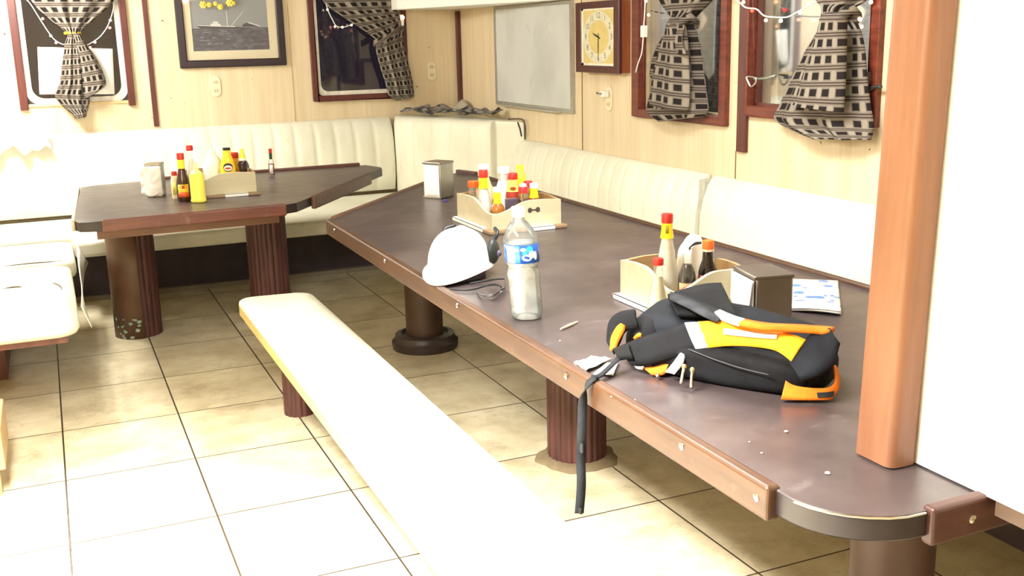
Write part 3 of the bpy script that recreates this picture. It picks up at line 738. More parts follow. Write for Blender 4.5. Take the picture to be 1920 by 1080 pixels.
c3, f3 = curtain('curtain', 'checked curtain knotted over the side window next to the clock',
    [(1215, 1385, -60, -75), (1238, 1340, 0, -8), (1258, 1312, 26, 22), (1263, 1300, 40, 40), (1252, 1304, 60, 60), (1232, 1312, 95, 92), (1222, 1318, 135, 140), (1228, 1322, 160, 172), (1216, 1326, 205, 206), (1240, 1318, 228, 219)], 'r', .022, .36, 2.2, seed=12)
curtain('', '', [(1262, 1286, 46, 46), (1250, 1290, 70, 70), (1237, 1292, 105, 112), (1228, 1294, 140, 150), (1224, 1294, 172, 185), (1222, 1292, 196, 208)], 'r', .014, .24, 1.1, off=.112, seed=9, t=c3, part='cloth_fold', u0=.3)
knot(c3, PX(1281, 42, XW-.07), .074, .020, M_CLOTH, 'cloth_knot', .008, 'r', .050)
c4, f4 = curtain('curtain', 'checked curtain knotted over the side window beside the wooden post',
    [(1500, 1660, -60, -70), (1532, 1634, 0, -6), (1549, 1607, 16, 14), (1551, 1603, 28, 30), (1537, 1616, 55, 55), (1512, 1624, 95, 90), (1487, 1628, 145, 140), (1464, 1634, 195, 195), (1455, 1640, 226, 236), (1520, 1634, 259, 262)], 'r', .026, .46, 2.4, seed=5)
curtain('', '', [(1553, 1590, 33, 33), (1541, 1589, 60, 58), (1524, 1588, 95, 93), (1506, 1586, 140, 138), (1492, 1583, 182, 186), (1486, 1580, 196, 210)], 'r', .014, .28, 1.1, off=.118, seed=6, t=c4, part='cloth_fold', u0=.15)
knot(c4, PX(1577, 30, XW-.07), .072, .019, M_CLOTH, 'cloth_knot', .006, 'r', .050)
def tail(t, pts, wl):
    bm = bmesh.new(); A_ = smoothline([p for p in pts], 6); C_ = smoothline([p+Vector((0, -wl, -.004)) for p in pts], 6)
    strip(bm, A_, C_, 1, 3); uvl = bm.loops.layers.uv.verify()
    for f in bm.faces:
        for lp in f.loops: lp[uvl].uv = (lp.vert.co.y/.06, lp.vert.co.z/.06)
    finish(bm, 'cloth_tail', M_CLOTH, t, solid=.004, smooth=180)
tail(c3, [PX(1266, 46, XW-.15), PX(1262, 75, XW-.155), PX(1270, 100, XW-.15)], .075)
tail(c3, [PX(1220, 20, XW-.09), PX(1240, 24, XW-.10), PX(1262, 27, XW-.10)], .02)
# ================================================================== FAIRY LIGHTS
def lights(label, pts, bulbs, proj, rad=.0032):
    P_ = smoothline([proj(*p) for p in pts], 6)
    t = thing('string_lights', label, 'string lights', P_[len(P_)//2])
    wire = bmesh.new(); tube(wire, P_, rad, 6); finish(wire, 'wire', M_PLASTIC_W, t, smooth=180)
    for (x, y, mt) in bulbs:
        p = proj(x, y); bm = bmesh.new(); bmesh.ops.create_uvsphere(bm, u_segments=8, v_segments=6, radius=.0075)
        bmesh.ops.transform(bm, matrix=Matrix.Translation(p), verts=bm.verts); finish(bm, 'bulb', mt, t, smooth=180)
    return t
pb = lambda x, y, *_: PY(x, y, YW-.035); pr_ = lambda x, y, *_: PX(x, y, XW-.045)
lights('string of fairy lights looped behind the yellow-tied curtain', [(40, -10), (56, 6), (70, 28), (88, 56), (103, 75), (122, 84), (150, 86), (166, 83), (186, 70), (200, 52), (209, 30), (214, 8), (216, -10)],
       [(80, 35, M_BULB_P), (95, 67, M_BULB_W), (105, 80, M_BULB_P), (169, 89, M_BULB_P), (206, 52, M_BULB_P), (207, 38, M_BULB_W), (178, 79, M_BULB_W)], pb)
lights('string of fairy lights hanging in the dark window left of the tied-back curtain', [(604, -10), (612, 10), (616, 22), (624, 38), (630, 48), (640, 51), (652, 49), (662, 44), (672, 36)],
       [(614, 18, M_BULB_W), (628, 50, M_BULB_P), (642, 51, M_BULB_W), (659, 47, M_BULB_W)], pb)
lights('string of fairy lights draped across the top of the window beside the wooden post', [(1340, -12), (1372, -4), (1384, 2), (1398, 14), (1418, 17), (1432, 29), (1450, 32), (1476, 32), (1496, 22), (1514, 12), (1534, 2), (1560, -8)],
       [(1394, 4, M_BULB_P), (1410, 20, M_BULB_R), (1436, 38, M_BULB_P), (1464, 39, M_BULB_W), (1500, 24, M_BULB_W), (1516, 8, M_BULB_P), (1612, 36, M_BULB_W), (1615, 50, M_BULB_P), (1633, 4, M_BULB_P)], pr_)
t = lights('string of fairy lights hanging beside the window next to the clock', [(1210, -10), (1209, 20), (1207, 50), (1206, 72), (1203, 100), (1196, 120), (1192, 136)], [(1216, 28, M_BULB_P), (1211, 2, M_BULB_W)], pr_)
p = pr_(1207, 59); finish(B(p.x-.010, p.x+.012, p.y-.017, p.y+.017, p.z-.028, p.z+.028), 'plug_box', M_PLASTIC_W, t, bevel=.003)
t = thing('fairy_light', 'single lit pink fairy bulb at the tie-back of the curtain by the ceiling duct', 'light', PY(755, 34, YW-.085))
bm = bmesh.new(); bmesh.ops.create_uvsphere(bm, u_segments=10, v_segments=8, radius=.012); bmesh.ops.transform(bm, matrix=Matrix.Translation(PY(755.5, 33, YW-.085)), verts=bm.verts); finish(bm, 'bulb', M_BULB_P, t, smooth=180)
# gold blossom garland standing in for a chandelier reflection in the picture glass
t = thing('glints', 'small golden blossom garland standing in for a reflection in the glass of the ship picture', 'glints', PY(405, 0, YW-.034))
G = smoothline([PY(x, y, YW-.031) for x, y in ((345, -14), (372, -2), (392, 9), (412, 13), (432, 4), (455, -8))], 8)
finish(tube(bmesh.new(), G, .003, 6), 'stem', plain((150, 136, 90), .4), t)
for x, y, s_ in ((381, 9, .022), (392, 9, .016), (413, 13, .018), (431, 5, .024), (404, 7, .014), (438, 6, .012), (347, 1, .016)):
    bm = bmesh.new(); p = PY(x, y, YW-.034)
    for k in range(6):
        q = 2*PI*k/6; c = p+Vector((math.cos(q)*s_*.62, -.004, math.sin(q)*s_*.62))
        tmp = bmesh.new(); bmesh.ops.create_uvsphere(tmp, u_segments=8, v_segments=5, radius=s_*.5); merge(bm, tmp, Matrix.Translation(c) @ Matrix.Diagonal((1, .5, 1, 1)))
    tmp = bmesh.new(); bmesh.ops.create_uvsphere(tmp, u_segments=8, v_segments=5, radius=s_*.4); merge(bm, tmp, Matrix.Translation(p+Vector((0, -.008, 0))))
    finish(bm, 'blossom', plain((232, 206, 92), .25, var=.2, scale=60) if x > 350 else M_BULB_P, t, smooth=180)
# paper in the window
bm = grid(bmesh.new(), lambda u, v: PY(70+141*u+(4*v), 88+3.5*u+89*v-4*u*v, YW-.030-.004*math.sin(3*u+2*v)), 8, 6)
o = finish(bm, 'paper_sheet', M_PAPER, solid=.0008, smooth=180); tag(o, 'blank white paper sheet standing in the window behind the yellow-tied curtain', 'paper')
# window latches
t = thing('window_latch', 'bent metal hook latch at the left jamb of the window by the wooden post', 'latch', PX(1412, 152, XW-.03))
finish(tube(bmesh.new(), smoothline([PX(x, y, XW-.045) for x, y in ((1399, 143), (1402, 152), (1408, 162), (1416, 156), (1418, 147), (1411, 144), (1400, 143))], 4), .004, 8), 'hook', M_CHROME, t, smooth=180)
finish(tube(bmesh.new(), [PX(1414, 148, XW-.04), PX(1436, 147, XW-.035), PX(1454, 142, XW-.03)], .006, 8), 'arm', plain((140, 146, 132), .4, .6), t, smooth=180)
t = thing('window_latch', 'dark metal latch at the right jamb of the window by the wooden post', 'latch', PX(1636, 167, XW-.03))
finish(tube(bmesh.new(), smoothline([PX(x, y, XW-.035) for x, y in ((1618, 170), (1632, 166), (1640, 163), (1652, 163))], 4), .007, 8), 'arm', plain((70, 66, 64), .4, .5), t, smooth=180)
finish(B(XW-.05, XW-.028, 3.035, 3.062, 1.30, 1.345), 'catch', plain((80, 70, 66), .4, .5), t, bevel=.003)

# ================================================================== NEWSPAPERS and loose cloth on the settees
def news_mat():
    s = NT('newsprint'); v = s.coord('Object'); n = s.noise(v, 16, 4); n2 = s.noise(s.coord('Object', (40, 160, 40)), 3, 2)
    c = s.ramp(n, [(.40, (44, 40, 42)), (.47, (92, 86, 84)), (.53, (168, 160, 152)), (.66, (96, 90, 88))])
    c = s.mix(s.ramp(n2, [(.45, (0, 0, 0, 1)), (.6, (.5, .5, .5, 1))]), c, lin((70, 66, 64))); s.col(c); return s.set(.8)
M_NEWS = news_mat()
def news(label, corners, lift, seed):
    c = [Vector(p) for p in corners]; rr = Vector((seed*3.1, seed*1.7, 0))
    def fn(u, v):
        p = c[0].lerp(c[1], u).lerp(c[3].lerp(c[2], u), v)
        k = noise.noise(Vector((u*3, v*2.4, 0))+rr); f = abs(((u*2.3+seed*.37) % 1)-.5)
        return p+Vector((0, 0, lift*(.45+.5*k+.12*noise.noise(Vector((u*7, v*5, seed)))+.9*f*(.4+.6*v))))
    o = finish(grid(bmesh.new(), fn, 22, 14), 'newspaper', M_NEWS, solid=.005, smooth=50); tag(o, label, 'newspaper', 'newspapers on the settee corner'); return o
news('crumpled newspaper lying left on the settee corner by the wall trim', [(2.25, 7.10, .982), (2.40, 6.79, .982), (2.58, 6.95, .982), (2.42, 7.16, .982)], .07, 1)
news('folded crumpled newspaper lying right on the settee corner under the whiteboard', [(2.425, 6.73, .982), (2.605, 6.345, .982), (2.74, 6.42, .982), (2.62, 6.82, .982)], .07, 2)
o = finish(grid(bmesh.new(), lambda u, v: Vector((2.64+.09*u, 7.15-.30*v, 1.0+.07*u*(1-v)+.01*math.sin(8*v))), 6, 10), 'newspaper', plain((176, 168, 152), .8), solid=.003, smooth=80)
tag(o, 'flat newspaper leaning up against the wall in the settee corner', 'newspaper', 'newspapers on the settee corner')
t = thing('wire_bracket', 'thin dark bent wire hanging over the settee corner below the whiteboard', 'wire', (2.72, 6.2, .9))
finish(tube(bmesh.new(), smoothline([(2.70, 6.25, .985), (2.735, 6.17, .99), (2.742, 6.11, .985), (2.744, 6.09, .95), (2.744, 6.09, .885)], 5), .004, 8), 'wire', plain((60, 44, 32), .5), t)
finish(tube(bmesh.new(), [(2.715, 6.135, .972), (2.722, 6.115, .93), (2.726, 6.105, .885)], .005, 8), 'peg', M_BLACK, t)
def rag(u, v):
    x = -.36+.36*u; fold = .016*math.sin(16*u+2*v)+.01*math.sin(29*u)
    prof = [(7.17, .988), (7.13, .995), (7.09, .975), (7.085, .94), (7.075, .915-.05*abs(math.sin(6*u+.6)))]
    k = v*4; i = min(int(k), 3); f = k-i; y = prof[i][0]*(1-f)+prof[i+1][0]*f; z = prof[i][1]*(1-f)+prof[i+1][1]*f
    return Vector((x+.01*math.sin(9*v), y+fold*(.4+v)-.02, z+fold*.6+.01))
o = finish(grid(bmesh.new(), rag, 40, 14), 'draped_cloth', M_PAPER, solid=.004, smooth=180); tag(o, 'crumpled white cloth draped over the settee back at the far left', 'cloth')
# small wooden thing at the left edge
t = thing('wooden_stool', 'low tan wooden stool corner showing at the left edge of the photo', 'stool', (-.45, 3.95, 0))
finish(B(-.62, -.262, 3.79, 4.15, .10, .245), 'box_seat', wood((168, 138, 96), (196, 166, 122), 'x', .6), t, bevel=.004)
for x in (-.60, -.30):
    for y in (3.83, 4.11): finish(B(x-.012, x+.016, y-.014, y+.014, 0, .10), 'leg', wood((150, 122, 84), (176, 146, 104), 'z', .6), t)

# ================================================================== CONDIMENTS
TOP = .7508
def cam_ang(x, y): return math.atan2(-y, -x)
def bottle(name, label, x, y, prof, body, parts, group=None, z=TOP, lean=(0, 0)):
    """prof lathe profile of the body; parts = [(part name, kind, args, material)]"""
    t = thing(name, label, 'bottle', (x, y, z), 0, group)
    finish(lathe(bmesh.new(), prof, (0, 0), 20), 'body', body, t, world=False, smooth=50)
    ca = cam_ang(x, y)
    for nm, kind, arg, mt in parts:
        bm = bmesh.new()
        if kind == 'cap':
            r, z0, z1 = arg; lathe(bm, [(r*.98, z0), (r, z0+.002), (r, z1-.003), (r*.9, z1), (0, z1)], (0, 0), 20, ripple=lambda a, q: 1-.02*(math.cos(a*20) > 0)); finish(bm, nm, mt, t, world=False, smooth=35)
        elif kind == 'lathe': lathe(bm, arg, (0, 0), 20); finish(bm, nm, mt, t, world=False, smooth=50)
        elif kind == 'label':
            r0, r1, z0, z1, half = arg; lathe(bm, [(r0, z0), (r1, z1)], (0, 0), 18, ca-half, ca+half, cap=False); finish(bm, nm, mt, t, world=False, smooth=180, solid=.0006)
        elif kind == 'oval':
            r, zc, w, h = arg; pts = []
            for i in range(16):
                q = 2*PI*i/16; aa = ca+w*math.cos(q); pts.append(bm.verts.new((r*math.cos(aa), r*math.sin(aa), zc+h*math.sin(q))))
            cv = bm.verts.new((r*math.cos(ca)*1.01, r*math.sin(ca)*1.01, zc))
            for i in range(16): bm.faces.new((pts[i], pts[(i+1) % 16], cv))
            finish(bm, nm, mt, t, world=False, solid=.0005)
    return t
def vinegar(r, h): return [(r*.92, 0), (r, .006), (r, h*.22), (r*.93, h*.30), (r*.62, h*.62), (r*.42, h*.80), (r*.40, h)]
def inner(prof, k, zmax):
    out = []
    for r, z in prof:
        if z <= zmax: out.append((r*k, max(z, .003)))
    return out+[(0, out[-1][1]+.0005)]
G1 = 'bottles in the crate on the long table under the whiteboard'
G2 = 'bottles on the far table'
G3 = 'bottles in the crate behind the backpack'
# --- crates
def crate(label, corner, w, d, h=.098, rz=0, sag=('front', 'left'), holes=True):
    """corner = the near corner (min x, min y); walls dip in a wave towards that corner"""
    t = thing('condiment_crate', label, 'crate', (corner[0]+w/2, corner[1]+d/2, TOP), rz)
    bb = finish(B(corner[0]-.022, corner[0]+w+.014, corner[1]-.03, corner[1]+d+.012, TOP, TOP+.014), 'base_board', wood((134, 112, 84), (158, 134, 102), 'x', .6), t, bevel=.003)
    st = bmesh.new(); box(st, corner[0]+w*.52, corner[0]+w*.86, corner[1]-.0315, corner[1]-.029, TOP+.001, TOP+.0155); box(st, corner[0]+w*.52, corner[0]+w*.86, corner[1]-.0315, corner[1]-.002, TOP+.0135, TOP+.0155); finish(st, 'tape_strip', M_PAPER, bb)
    st = bmesh.new(); box(st, corner[0]-.0235, corner[0]-.021, corner[1]+d*.12, corner[1]+d, TOP+.001, TOP+.0155); box(st, corner[0]-.0235, corner[0]-.002, corner[1]+d*.12, corner[1]+d, TOP+.0135, TOP+.0155)
    finish(st, 'tape_strip', M_PAPER, bb)
    z0 = TOP+.014
    def wav(s, dip):  # s: 0 at the dipped corner .. 1
        lo = h*(1-dip)
        k = min(1, max(0, (s-.06)/.5)); return lo+(h*1.06-lo)*(k*k*(3-2*k))-(h*.06)*max(0, (s-.75)/.25)
    def wall(p0, p1, nrm, dip, mt, nm='side_panel'):
        p0, p1 = Vector((*p0, 0)), Vector((*p1, 0)); N = 24
        pts = [p0+Vector((0, 0, z0)), p1+Vector((0, 0, z0))]+[p0.lerp(p1, 1-i/N)+Vector((0, 0, z0+wav(1-i/N, dip))) for i in range(N+1)]
        bm = extrude(bmesh.new(), pts, Vector(nrm)*.012); return finish(bm, nm, mt, t)
    x0, y0 = corner; x1, y1 = x0+w, y0+d
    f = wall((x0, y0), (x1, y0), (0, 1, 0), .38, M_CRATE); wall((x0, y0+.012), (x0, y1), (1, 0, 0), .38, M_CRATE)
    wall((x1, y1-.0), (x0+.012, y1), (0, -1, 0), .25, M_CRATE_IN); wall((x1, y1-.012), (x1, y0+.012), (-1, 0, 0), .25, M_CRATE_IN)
    if holes:
        for k, sx in enumerate((.40, .545, .66)):
            bm = bmesh.new(); c = Vector((x0+w*sx, y0, z0+h*.66))
            extrude(bm, [c+Vector((.0095*math.cos(q), 0, .0105*math.sin(q))) for q in [i*PI/8 for i in range(16)]], (0, -.0012, 0))
            finish(bm, 'hand_hole', plain((66, 56, 46), .8), f)
            if k < 2 and k > 0:
                bm = bmesh.new(); box(bm, c.x, c.x+w*.115, y0-.0010, y0, c.z-.003, c.z+.003); finish(bm, 'slot', plain((66, 56, 46), .8), f)
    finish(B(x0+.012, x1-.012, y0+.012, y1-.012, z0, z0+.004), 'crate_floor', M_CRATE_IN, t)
    return t
CR1 = (1.545, 3.76); crate('cream wooden condiment crate with wavy sides on the long table behind the water bottle', CR1, .30, .38)
CR2 = (.60, 5.40); crate('cream wooden condiment crate with wavy sides on the far table', CR2, .335, .30, holes=False)
CR3 = (1.475, 2.335); crate('cream wooden condiment crate behind the black backpack', CR3, .25, .285, holes=False)
ZC = TOP+.019
def place(px, py, z): p = PZ(px, py, z); return p.x, p.y
def top_at(px, py, x, y):   # height of a pixel above the point (x, y)
    d = ray(px, py); k = math.hypot(x, y)/math.hypot(d.x, d.y); return 1.5+d.z*k
# --- crate 1 bottles (positions inside the crate, near to far)
C1 = []
def c1b(px, dist, name, label, fn):
    """px: picture column; dist: forward y"""
    d = ray(px, 360); x = d.x/d.y*dist; return x, dist
x, y = c1b(932, 3.83, 0, 0, 0)
pf = [(.026, 0), (.0285, .01), (.0285, .025), (.029, .055), (.026, .075), (.016, .088), (.0145, .092), (.0145, .105)]
bottle('dressing_bottle', 'brown dressing bottle with white cap, front corner of the crate behind the hard hat', x, y, pf, plain((150, 96, 40), .25, var=.15), [
    ('neck_label', 'lathe', [(.017, .088), (.0155, .098), (.0145, .130), (.0145, .132)], M_YELLOW), ('cap', 'cap', (.0165, .132, .152), M_WHITE), ('foot_label', 'label', (.0295, .0295, .03, .05, .9), M_PAPER)], G1, ZC)
x, y = c1b(907, 3.99, 0, 0, 0)
pf = vinegar(.036, .172)
t = bottle('vinegar_bottle', 'vinegar bottle with red cap and yellow neck in the crate behind the hard hat', x, y, pf, M_GLASS, [
    ('liquid', 'lathe', inner(pf, .93, .14), plain((224, 226, 218), .3, var=.03)), ('neck_label', 'lathe', [(.0215, .128), (.0185, .150), (.0180, .172)], M_YELLOW), ('cap', 'cap', (.0195, .172, .203), M_RED)], G1, ZC)
x, y = c1b(888, 4.07, 0, 0, 0)
pf = [(.03, 0), (.031, .008), (.031, .05), (.026, .08), (.0205, .105), (.0205, .125)]
bottle('spice_shaker', 'clear spice shaker with orange lid, leftmost in the crate behind the hard hat', x, y, pf, M_GLASS, [('contents', 'lathe', inner(pf, .92, .09), plain((206, 186, 138), .7)), ('cap', 'cap', (.0235, .125, .150), M_ORANGE)], G1, ZC)
x, y = c1b(908, 4.07, 0, 0, 0)
bottle('sauce_bottle', 'tall pale sauce bottle, back left of the crate behind the hard hat', x, y, [(.033, 0), (.034, .01), (.034, .12), (.022, .16), (.0185, .185)], plain((232, 206, 176), .4), [('cap', 'cap', (.0245, .182, .216), M_WHITE)], G1, ZC)
x, y = c1b(945, 4.00, 0, 0, 0)
bottle('mayonnaise_bottle', 'white mayonnaise bottle with grey neck band in the crate behind the hard hat', x, y, [(.032, 0), (.034, .01), (.034, .10), (.030, .13), (.024, .15), (.022, .152), (.022, .18)], plain((238, 238, 234), .35, var=.02), [
    ('neck_band', 'lathe', [(.0228, .150), (.0228, .182)], plain((196, 198, 200), .3, .3)), ('cap', 'cap', (.026, .182, .208), M_WHITE)], G1, ZC)
x, y = c1b(922, 4.04, 0, 0, 0)
t = thing('wooden_paddle', 'flat tan wooden stirring paddle leaning in the crate behind the hard hat', 'paddle', (x, y, ZC), 0)
pd = bmesh.new(); extrude(pd, [Vector((x-.035, y+.03, ZC+.15)), Vector((x-.012, y+.02, ZC+.165)), Vector((x+.055, y-.0, ZC+.03)), Vector((x+.035, y-.0, ZC+.02))], (.004, .008, 0)); finish(pd, 'blade', wood((206, 180, 134), (224, 200, 156), 'z', .6), t)
x, y = c1b(962, 3.95, 0, 0, 0)
bottle('ketchup_bottle', 'ketchup bottle with red cap and yellow shoulder label in the crate behind the hard hat', x, y, [(.030, 0), (.031, .01), (.031, .10), (.021, .135), (.019, .16)], plain((156, 44, 30), .35), [('neck_label', 'lathe', [(.030, .112), (.0228, .138), (.0200, .162)], plain((240, 204, 96), .4)), ('emblem', 'oval', (.0285, .125, .45, .008), plain((150, 60, 30), .4)), ('cap', 'cap', (.021, .160, .186), M_RED)], G1, ZC)
x, y = c1b(976, 4.02, 0, 0, 0)
bottle('mustard_bottle', 'yellow squeeze bottle with long yellow nozzle in the crate behind the hard hat', x, y, [(.028, 0), (.029, .01), (.029, .12), (.024, .145)], plain((240, 208, 40), .4), [('cap', 'lathe', [(.0235, .143), (.0235, .168), (.0165, .176), (.0165, .207), (0, .208)], plain((246, 232, 60), .4))], G1, ZC)
x, y = c1b(981, 3.86, 0, 0, 0)
t = bottle('hot_sauce_bottle', 'square sauce bottle with red lid topped white, in the crate behind the hard hat', x, y, [(.021, 0), (.022, .006), (.022, .10), (.0185, .118)], M_GLASS, [('contents', 'lathe', [(.0205, .003), (.0205, .09), (0, .091)], plain((92, 44, 24), .3)), ('cap', 'cap', (.0205, .116, .142), plain((204, 40, 52), .4)), ('dome', 'lathe', [(.0150, .142), (.0125, .152), (0, .156)], M_WHITE)], G1, ZC)
x, y = c1b(959, 3.86, 0, 0, 0)
o = finish(B(x-.026, x+.024, y-.012, y+.014, ZC, ZC+.098), 'sauce_sachet_box', plain((84, 72, 86), .25, var=.15, scale=50), bevel=.004); tag(o, 'dark purple jar between sauce bottles in the crate behind the hard hat', 'jar')
x, y = c1b(990, 3.95, 0, 0, 0)
bottle('sauce_bottle', 'half hidden sauce bottle with dark red cap in the crate behind the hard hat', x, y, [(.024, 0), (.025, .008), (.025, .10), (.0185, .125)], plain((150, 120, 80), .3), [('cap', 'cap', (.0195, .124, .148), plain((176, 30, 40), .4))], G1, ZC)
x, y = c1b(1001, 3.88, 0, 0, 0)
bottle('dressing_bottle', 'brown dressing bottle with white cap, rightmost in the crate behind the hard hat', x, y, [(.028, 0), (.032, .01), (.033, .05), (.030, .075), (.0185, .092), (.016, .11)], plain((132, 80, 36), .22, var=.15), [
    ('neck_label', 'lathe', [(.0205, .090), (.017, .104), (.0162, .128)], M_YELLOW), ('cap', 'cap', (.0178, .128, .148), M_WHITE)], G1, ZC)
# --- far table bottles
def put(px, py): p = PZ(px, py-2, .75); return p.x, p.y
x, y = put(346, 379)
pf = [(.030, 0), (.032, .006), (.032, .085), (.029, .105), (.018, .15), (.0155, .165), (.0155, .215)]
bottle('seasoning_bottle', 'dark brown seasoning bottle with red cap and yellow oval label, front of far table', x, y, pf, plain((62, 34, 28), .18, var=.1), [
    ('neck_label', 'lathe', [(.0182, .160), (.0172, .172), (.0172, .203)], plain((244, 206, 50), .4)), ('cap', 'cap', (.0185, .205, .234), M_RED),
    ('label', 'label', (.0326, .0326, .022, .084, .85), plain((246, 200, 60), .45)), ('label_foot', 'label', (.0331, .0331, .022, .046, .85), plain((226, 96, 50), .45)), ('emblem', 'oval', (.0333, .072, .62, .0075), plain((176, 40, 26), .45))], G2)
x, y = put(373, 381)
bottle('mustard_bottle', 'plain yellow mustard squeeze bottle at the front of the far table', x, y, [(.033, 0), (.037, .004), (.037, .012), (.0345, .018), (.0345, .125), (.031, .14)], plain((243, 232, 96), .35, var=.03), [('cap', 'lathe', [(.030, .139), (.026, .146), (.012, .158), (.006, .195), (.003, .196), (0, .196)], plain((246, 238, 150), .35))], G2)
x, y = put(331, 374)
bottle('chili_bottle', 'small white labelled bottle with red cap beside the napkin stand', x, y, [(.019, 0), (.020, .006), (.020, .095), (.013, .115)], plain((232, 226, 196), .35), [('label', 'label', (.0204, .0204, .02, .085, .9), plain((240, 226, 120), .45)), ('cap', 'cap', (.0145, .114, .134), M_RED)], G2)
for px, dist, args in ((359, 5.62, ('vinegar_bottle', 'clear vinegar bottle with red cap at the left of the far crate', vinegar(.033, .2), M_GLASS, [('liquid', 'lathe', inner(vinegar(.033, .2), .92, .17), plain((236, 230, 214), .3)), ('cap', 'cap', (.018, .2, .226), M_RED)])),
                      (399, 5.60, ('mayonnaise_bottle', 'plump white squeeze bottle in the middle of the far crate', [(.045, 0), (.05, .01), (.05, .11), (.042, .15), (.022, .175)], plain((242, 242, 238), .4, var=.02), [('cap', 'lathe', [(.022, .173), (.02, .192), (.008, .2), (.006, .226), (0, .227)], M_WHITE)])),
                      (428, 5.52, ('mustard_bottle', 'yellow mustard bottle with black flip cap and dark emblem in the far crate', [(.036, 0), (.04, .01), (.04, .11), (.032, .145), (.021, .175), (.019, .20)], plain((244, 206, 44), .35, var=.04), [('emblem_border', 'oval', (.0405, .116, .62, .022), plain((40, 34, 60), .4)), ('emblem', 'oval', (.0411, .113, .52, .014), plain((240, 236, 226), .4)), ('emblem_stripe', 'oval', (.0417, .112, .36, .005), plain((196, 40, 30), .4)), ('cap', 'lathe', [(.019, .2), (.0195, .212), (.0, .214)], M_BLACK)])),
                      (440, 5.60, ('ketchup_bottle', 'ketchup bottle with wide red cap behind the far mustard bottle', [(.03, 0), (.032, .01), (.032, .11), (.024, .15)], plain((230, 170, 60), .35), [('cap', 'cap', (.027, .15, .178), M_RED)])),
                      (456, 5.50, ('soy_bottle', 'dark soy bottle with tall yellow cap in the far crate', [(.024, 0), (.026, .01), (.026, .05), (.019, .09), (.025, .125), (.018, .145)], plain((40, 24, 26), .15), [('collar', 'lathe', [(.0195, .145), (.019, .158)], M_PLASTIC_W), ('cap', 'lathe', [(.017, .157), (.017, .172), (.012, .180), (.011, .204), (0, .205)], plain((246, 222, 70), .4))])),
                      (461, 5.62, ('pepper_grinder', 'small brown round shaker at the right end of the far crate', [(.019, 0), (.02, .01), (.02, .08), (.018, .11), (.01, .128), (0, .13)], plain((120, 104, 92), .4), []))):
    d = ray(px, 320); x, y = d.x/d.y*dist, dist
    bottle(*args[:2], x, y, *args[2:], G2, ZC)
# black nozzle in the far crate
x, y = put(510, 332)
pf = [(.0165, 0), (.0175, .004), (.0175, .07), (.014, .085), (.0085, .098), (.0075, .11), (.0075, .128)]
bottle('pepper_sauce_bottle', 'small red pepper sauce bottle with green neck standing alone at the back of far table', x, y, pf, M_GLASS, [
    ('liquid', 'lathe', inner(pf, .9, .07), plain((120, 40, 34), .3)), ('label', 'label', (.0179, .0179, .012, .066, .55), plain((236, 232, 222), .5)), ('neck_wrap', 'lathe', [(.0098, .096), (.0092, .105), (.0092, .131)], plain((30, 66, 44), .3)), ('cap', 'cap', (.0098, .131, .156), M_RED)], G2)
# --- crate 3 bottles
x, y = 1.50, 2.44
d = ray(1250, 500); x, y = d.x/d.y*2.51, 2.51
pf = vinegar(.036, .210)
bottle('vinegar_bottle', 'tall clear vinegar bottle with red cap and yellow collar behind the backpack', x, y, pf, M_GLASS, [('liquid', 'lathe', inner(pf, .93, .17), plain((228, 224, 208), .3)), ('neck_label', 'lathe', [(.0192, .168), (.0160, .189), (.0155, .212)], M_YELLOW), ('neck_print', 'label', (.0172, .0163, .183, .205, .25), plain((150, 130, 30), .5)), ('cap', 'cap', (.0168, .211, .237), M_RED)], G3, ZC)
d = ray(1234, 520); yy = 2.325; x = d.x/d.y*yy
pf = vinegar(.030, .161)
bottle('vinegar_bottle', 'short clear bottle with red cap standing between the near crate and the backpack', x, yy, pf, M_GLASS, [('liquid', 'lathe', inner(pf, .93, .05), plain((226, 190, 110), .3)), ('haze', 'lathe', inner(pf, .90, .14)[2:], plain((216, 206, 170), .4)), ('cap', 'cap', (.0145, .159, .177), M_RED)], G3, TOP)
d = ray(1288, 510); yy = 2.38; x = d.x/d.y*yy
pf = [(.024, 0), (.025, .006), (.025, .075), (.023, .092), (.013, .118), (.012, .122), (.0125, .146)]
bottle('soy_bottle', 'dark soy sauce bottle without cap in the near crate', x, yy, pf, M_GLASS, [('liquid', 'lathe', [(.0235, .003), (.0242, .006), (.0242, .075), (.0222, .092), (.0125, .118), (0, .119)], plain((24, 16, 18), .12)), ('label', 'label', (.0255, .0253, .03, .070, .9), plain((196, 150, 110), .5)), ('emblem', 'oval', (.0262, .052, .5, .010), plain((190, 96, 60), .5))], G3, ZC)
d = ray(1327, 500); yy = 2.40; x = d.x/d.y*yy
pf = [(.025, 0), (.026, .006), (.026, .085), (.022, .1), (.0155, .118), (.0145, .145)]
bottle('soy_bottle', 'dark soy sauce bottle with orange cap in the near crate', x, yy, pf, plain((26, 18, 20), .1), [('label', 'label', (.0265, .0265, .03, .078, .9), plain((170, 40, 40), .5)), ('ring', 'lathe', [(.0165, .143), (.0165, .149)], plain((236, 220, 200), .4)), ('cap', 'cap', (.0165, .148, .173), plain((236, 110, 40), .4))], G3, ZC)
bm = bmesh.new(); bmesh.ops.create_icosphere(bm, subdivisions=4, radius=1)
d = ray(1297, 470); yy = 2.545; x = d.x/d.y*yy
for v in bm.verts:
    k = 1+.16*noise.noise(v.co*1.7+Vector((3, 1, 0)))+.05*noise.noise(v.co*5); v.co = Vector((v.co.x*.042*k, v.co.y*.04*k, max(-.075, v.co.z*.085*k+.01*v.co.x)))
bmesh.ops.translate(bm, vec=(x, yy, ZC+.075), verts=bm.verts)
o = finish(bm, 'plastic_bag', M_PLASTIC_W, smooth=180); tag(o, 'crumpled white plastic bag bulging out of the near condiment crate', 'bag')
d = ray(1307, 500); yy = 2.455; x = d.x/d.y*yy
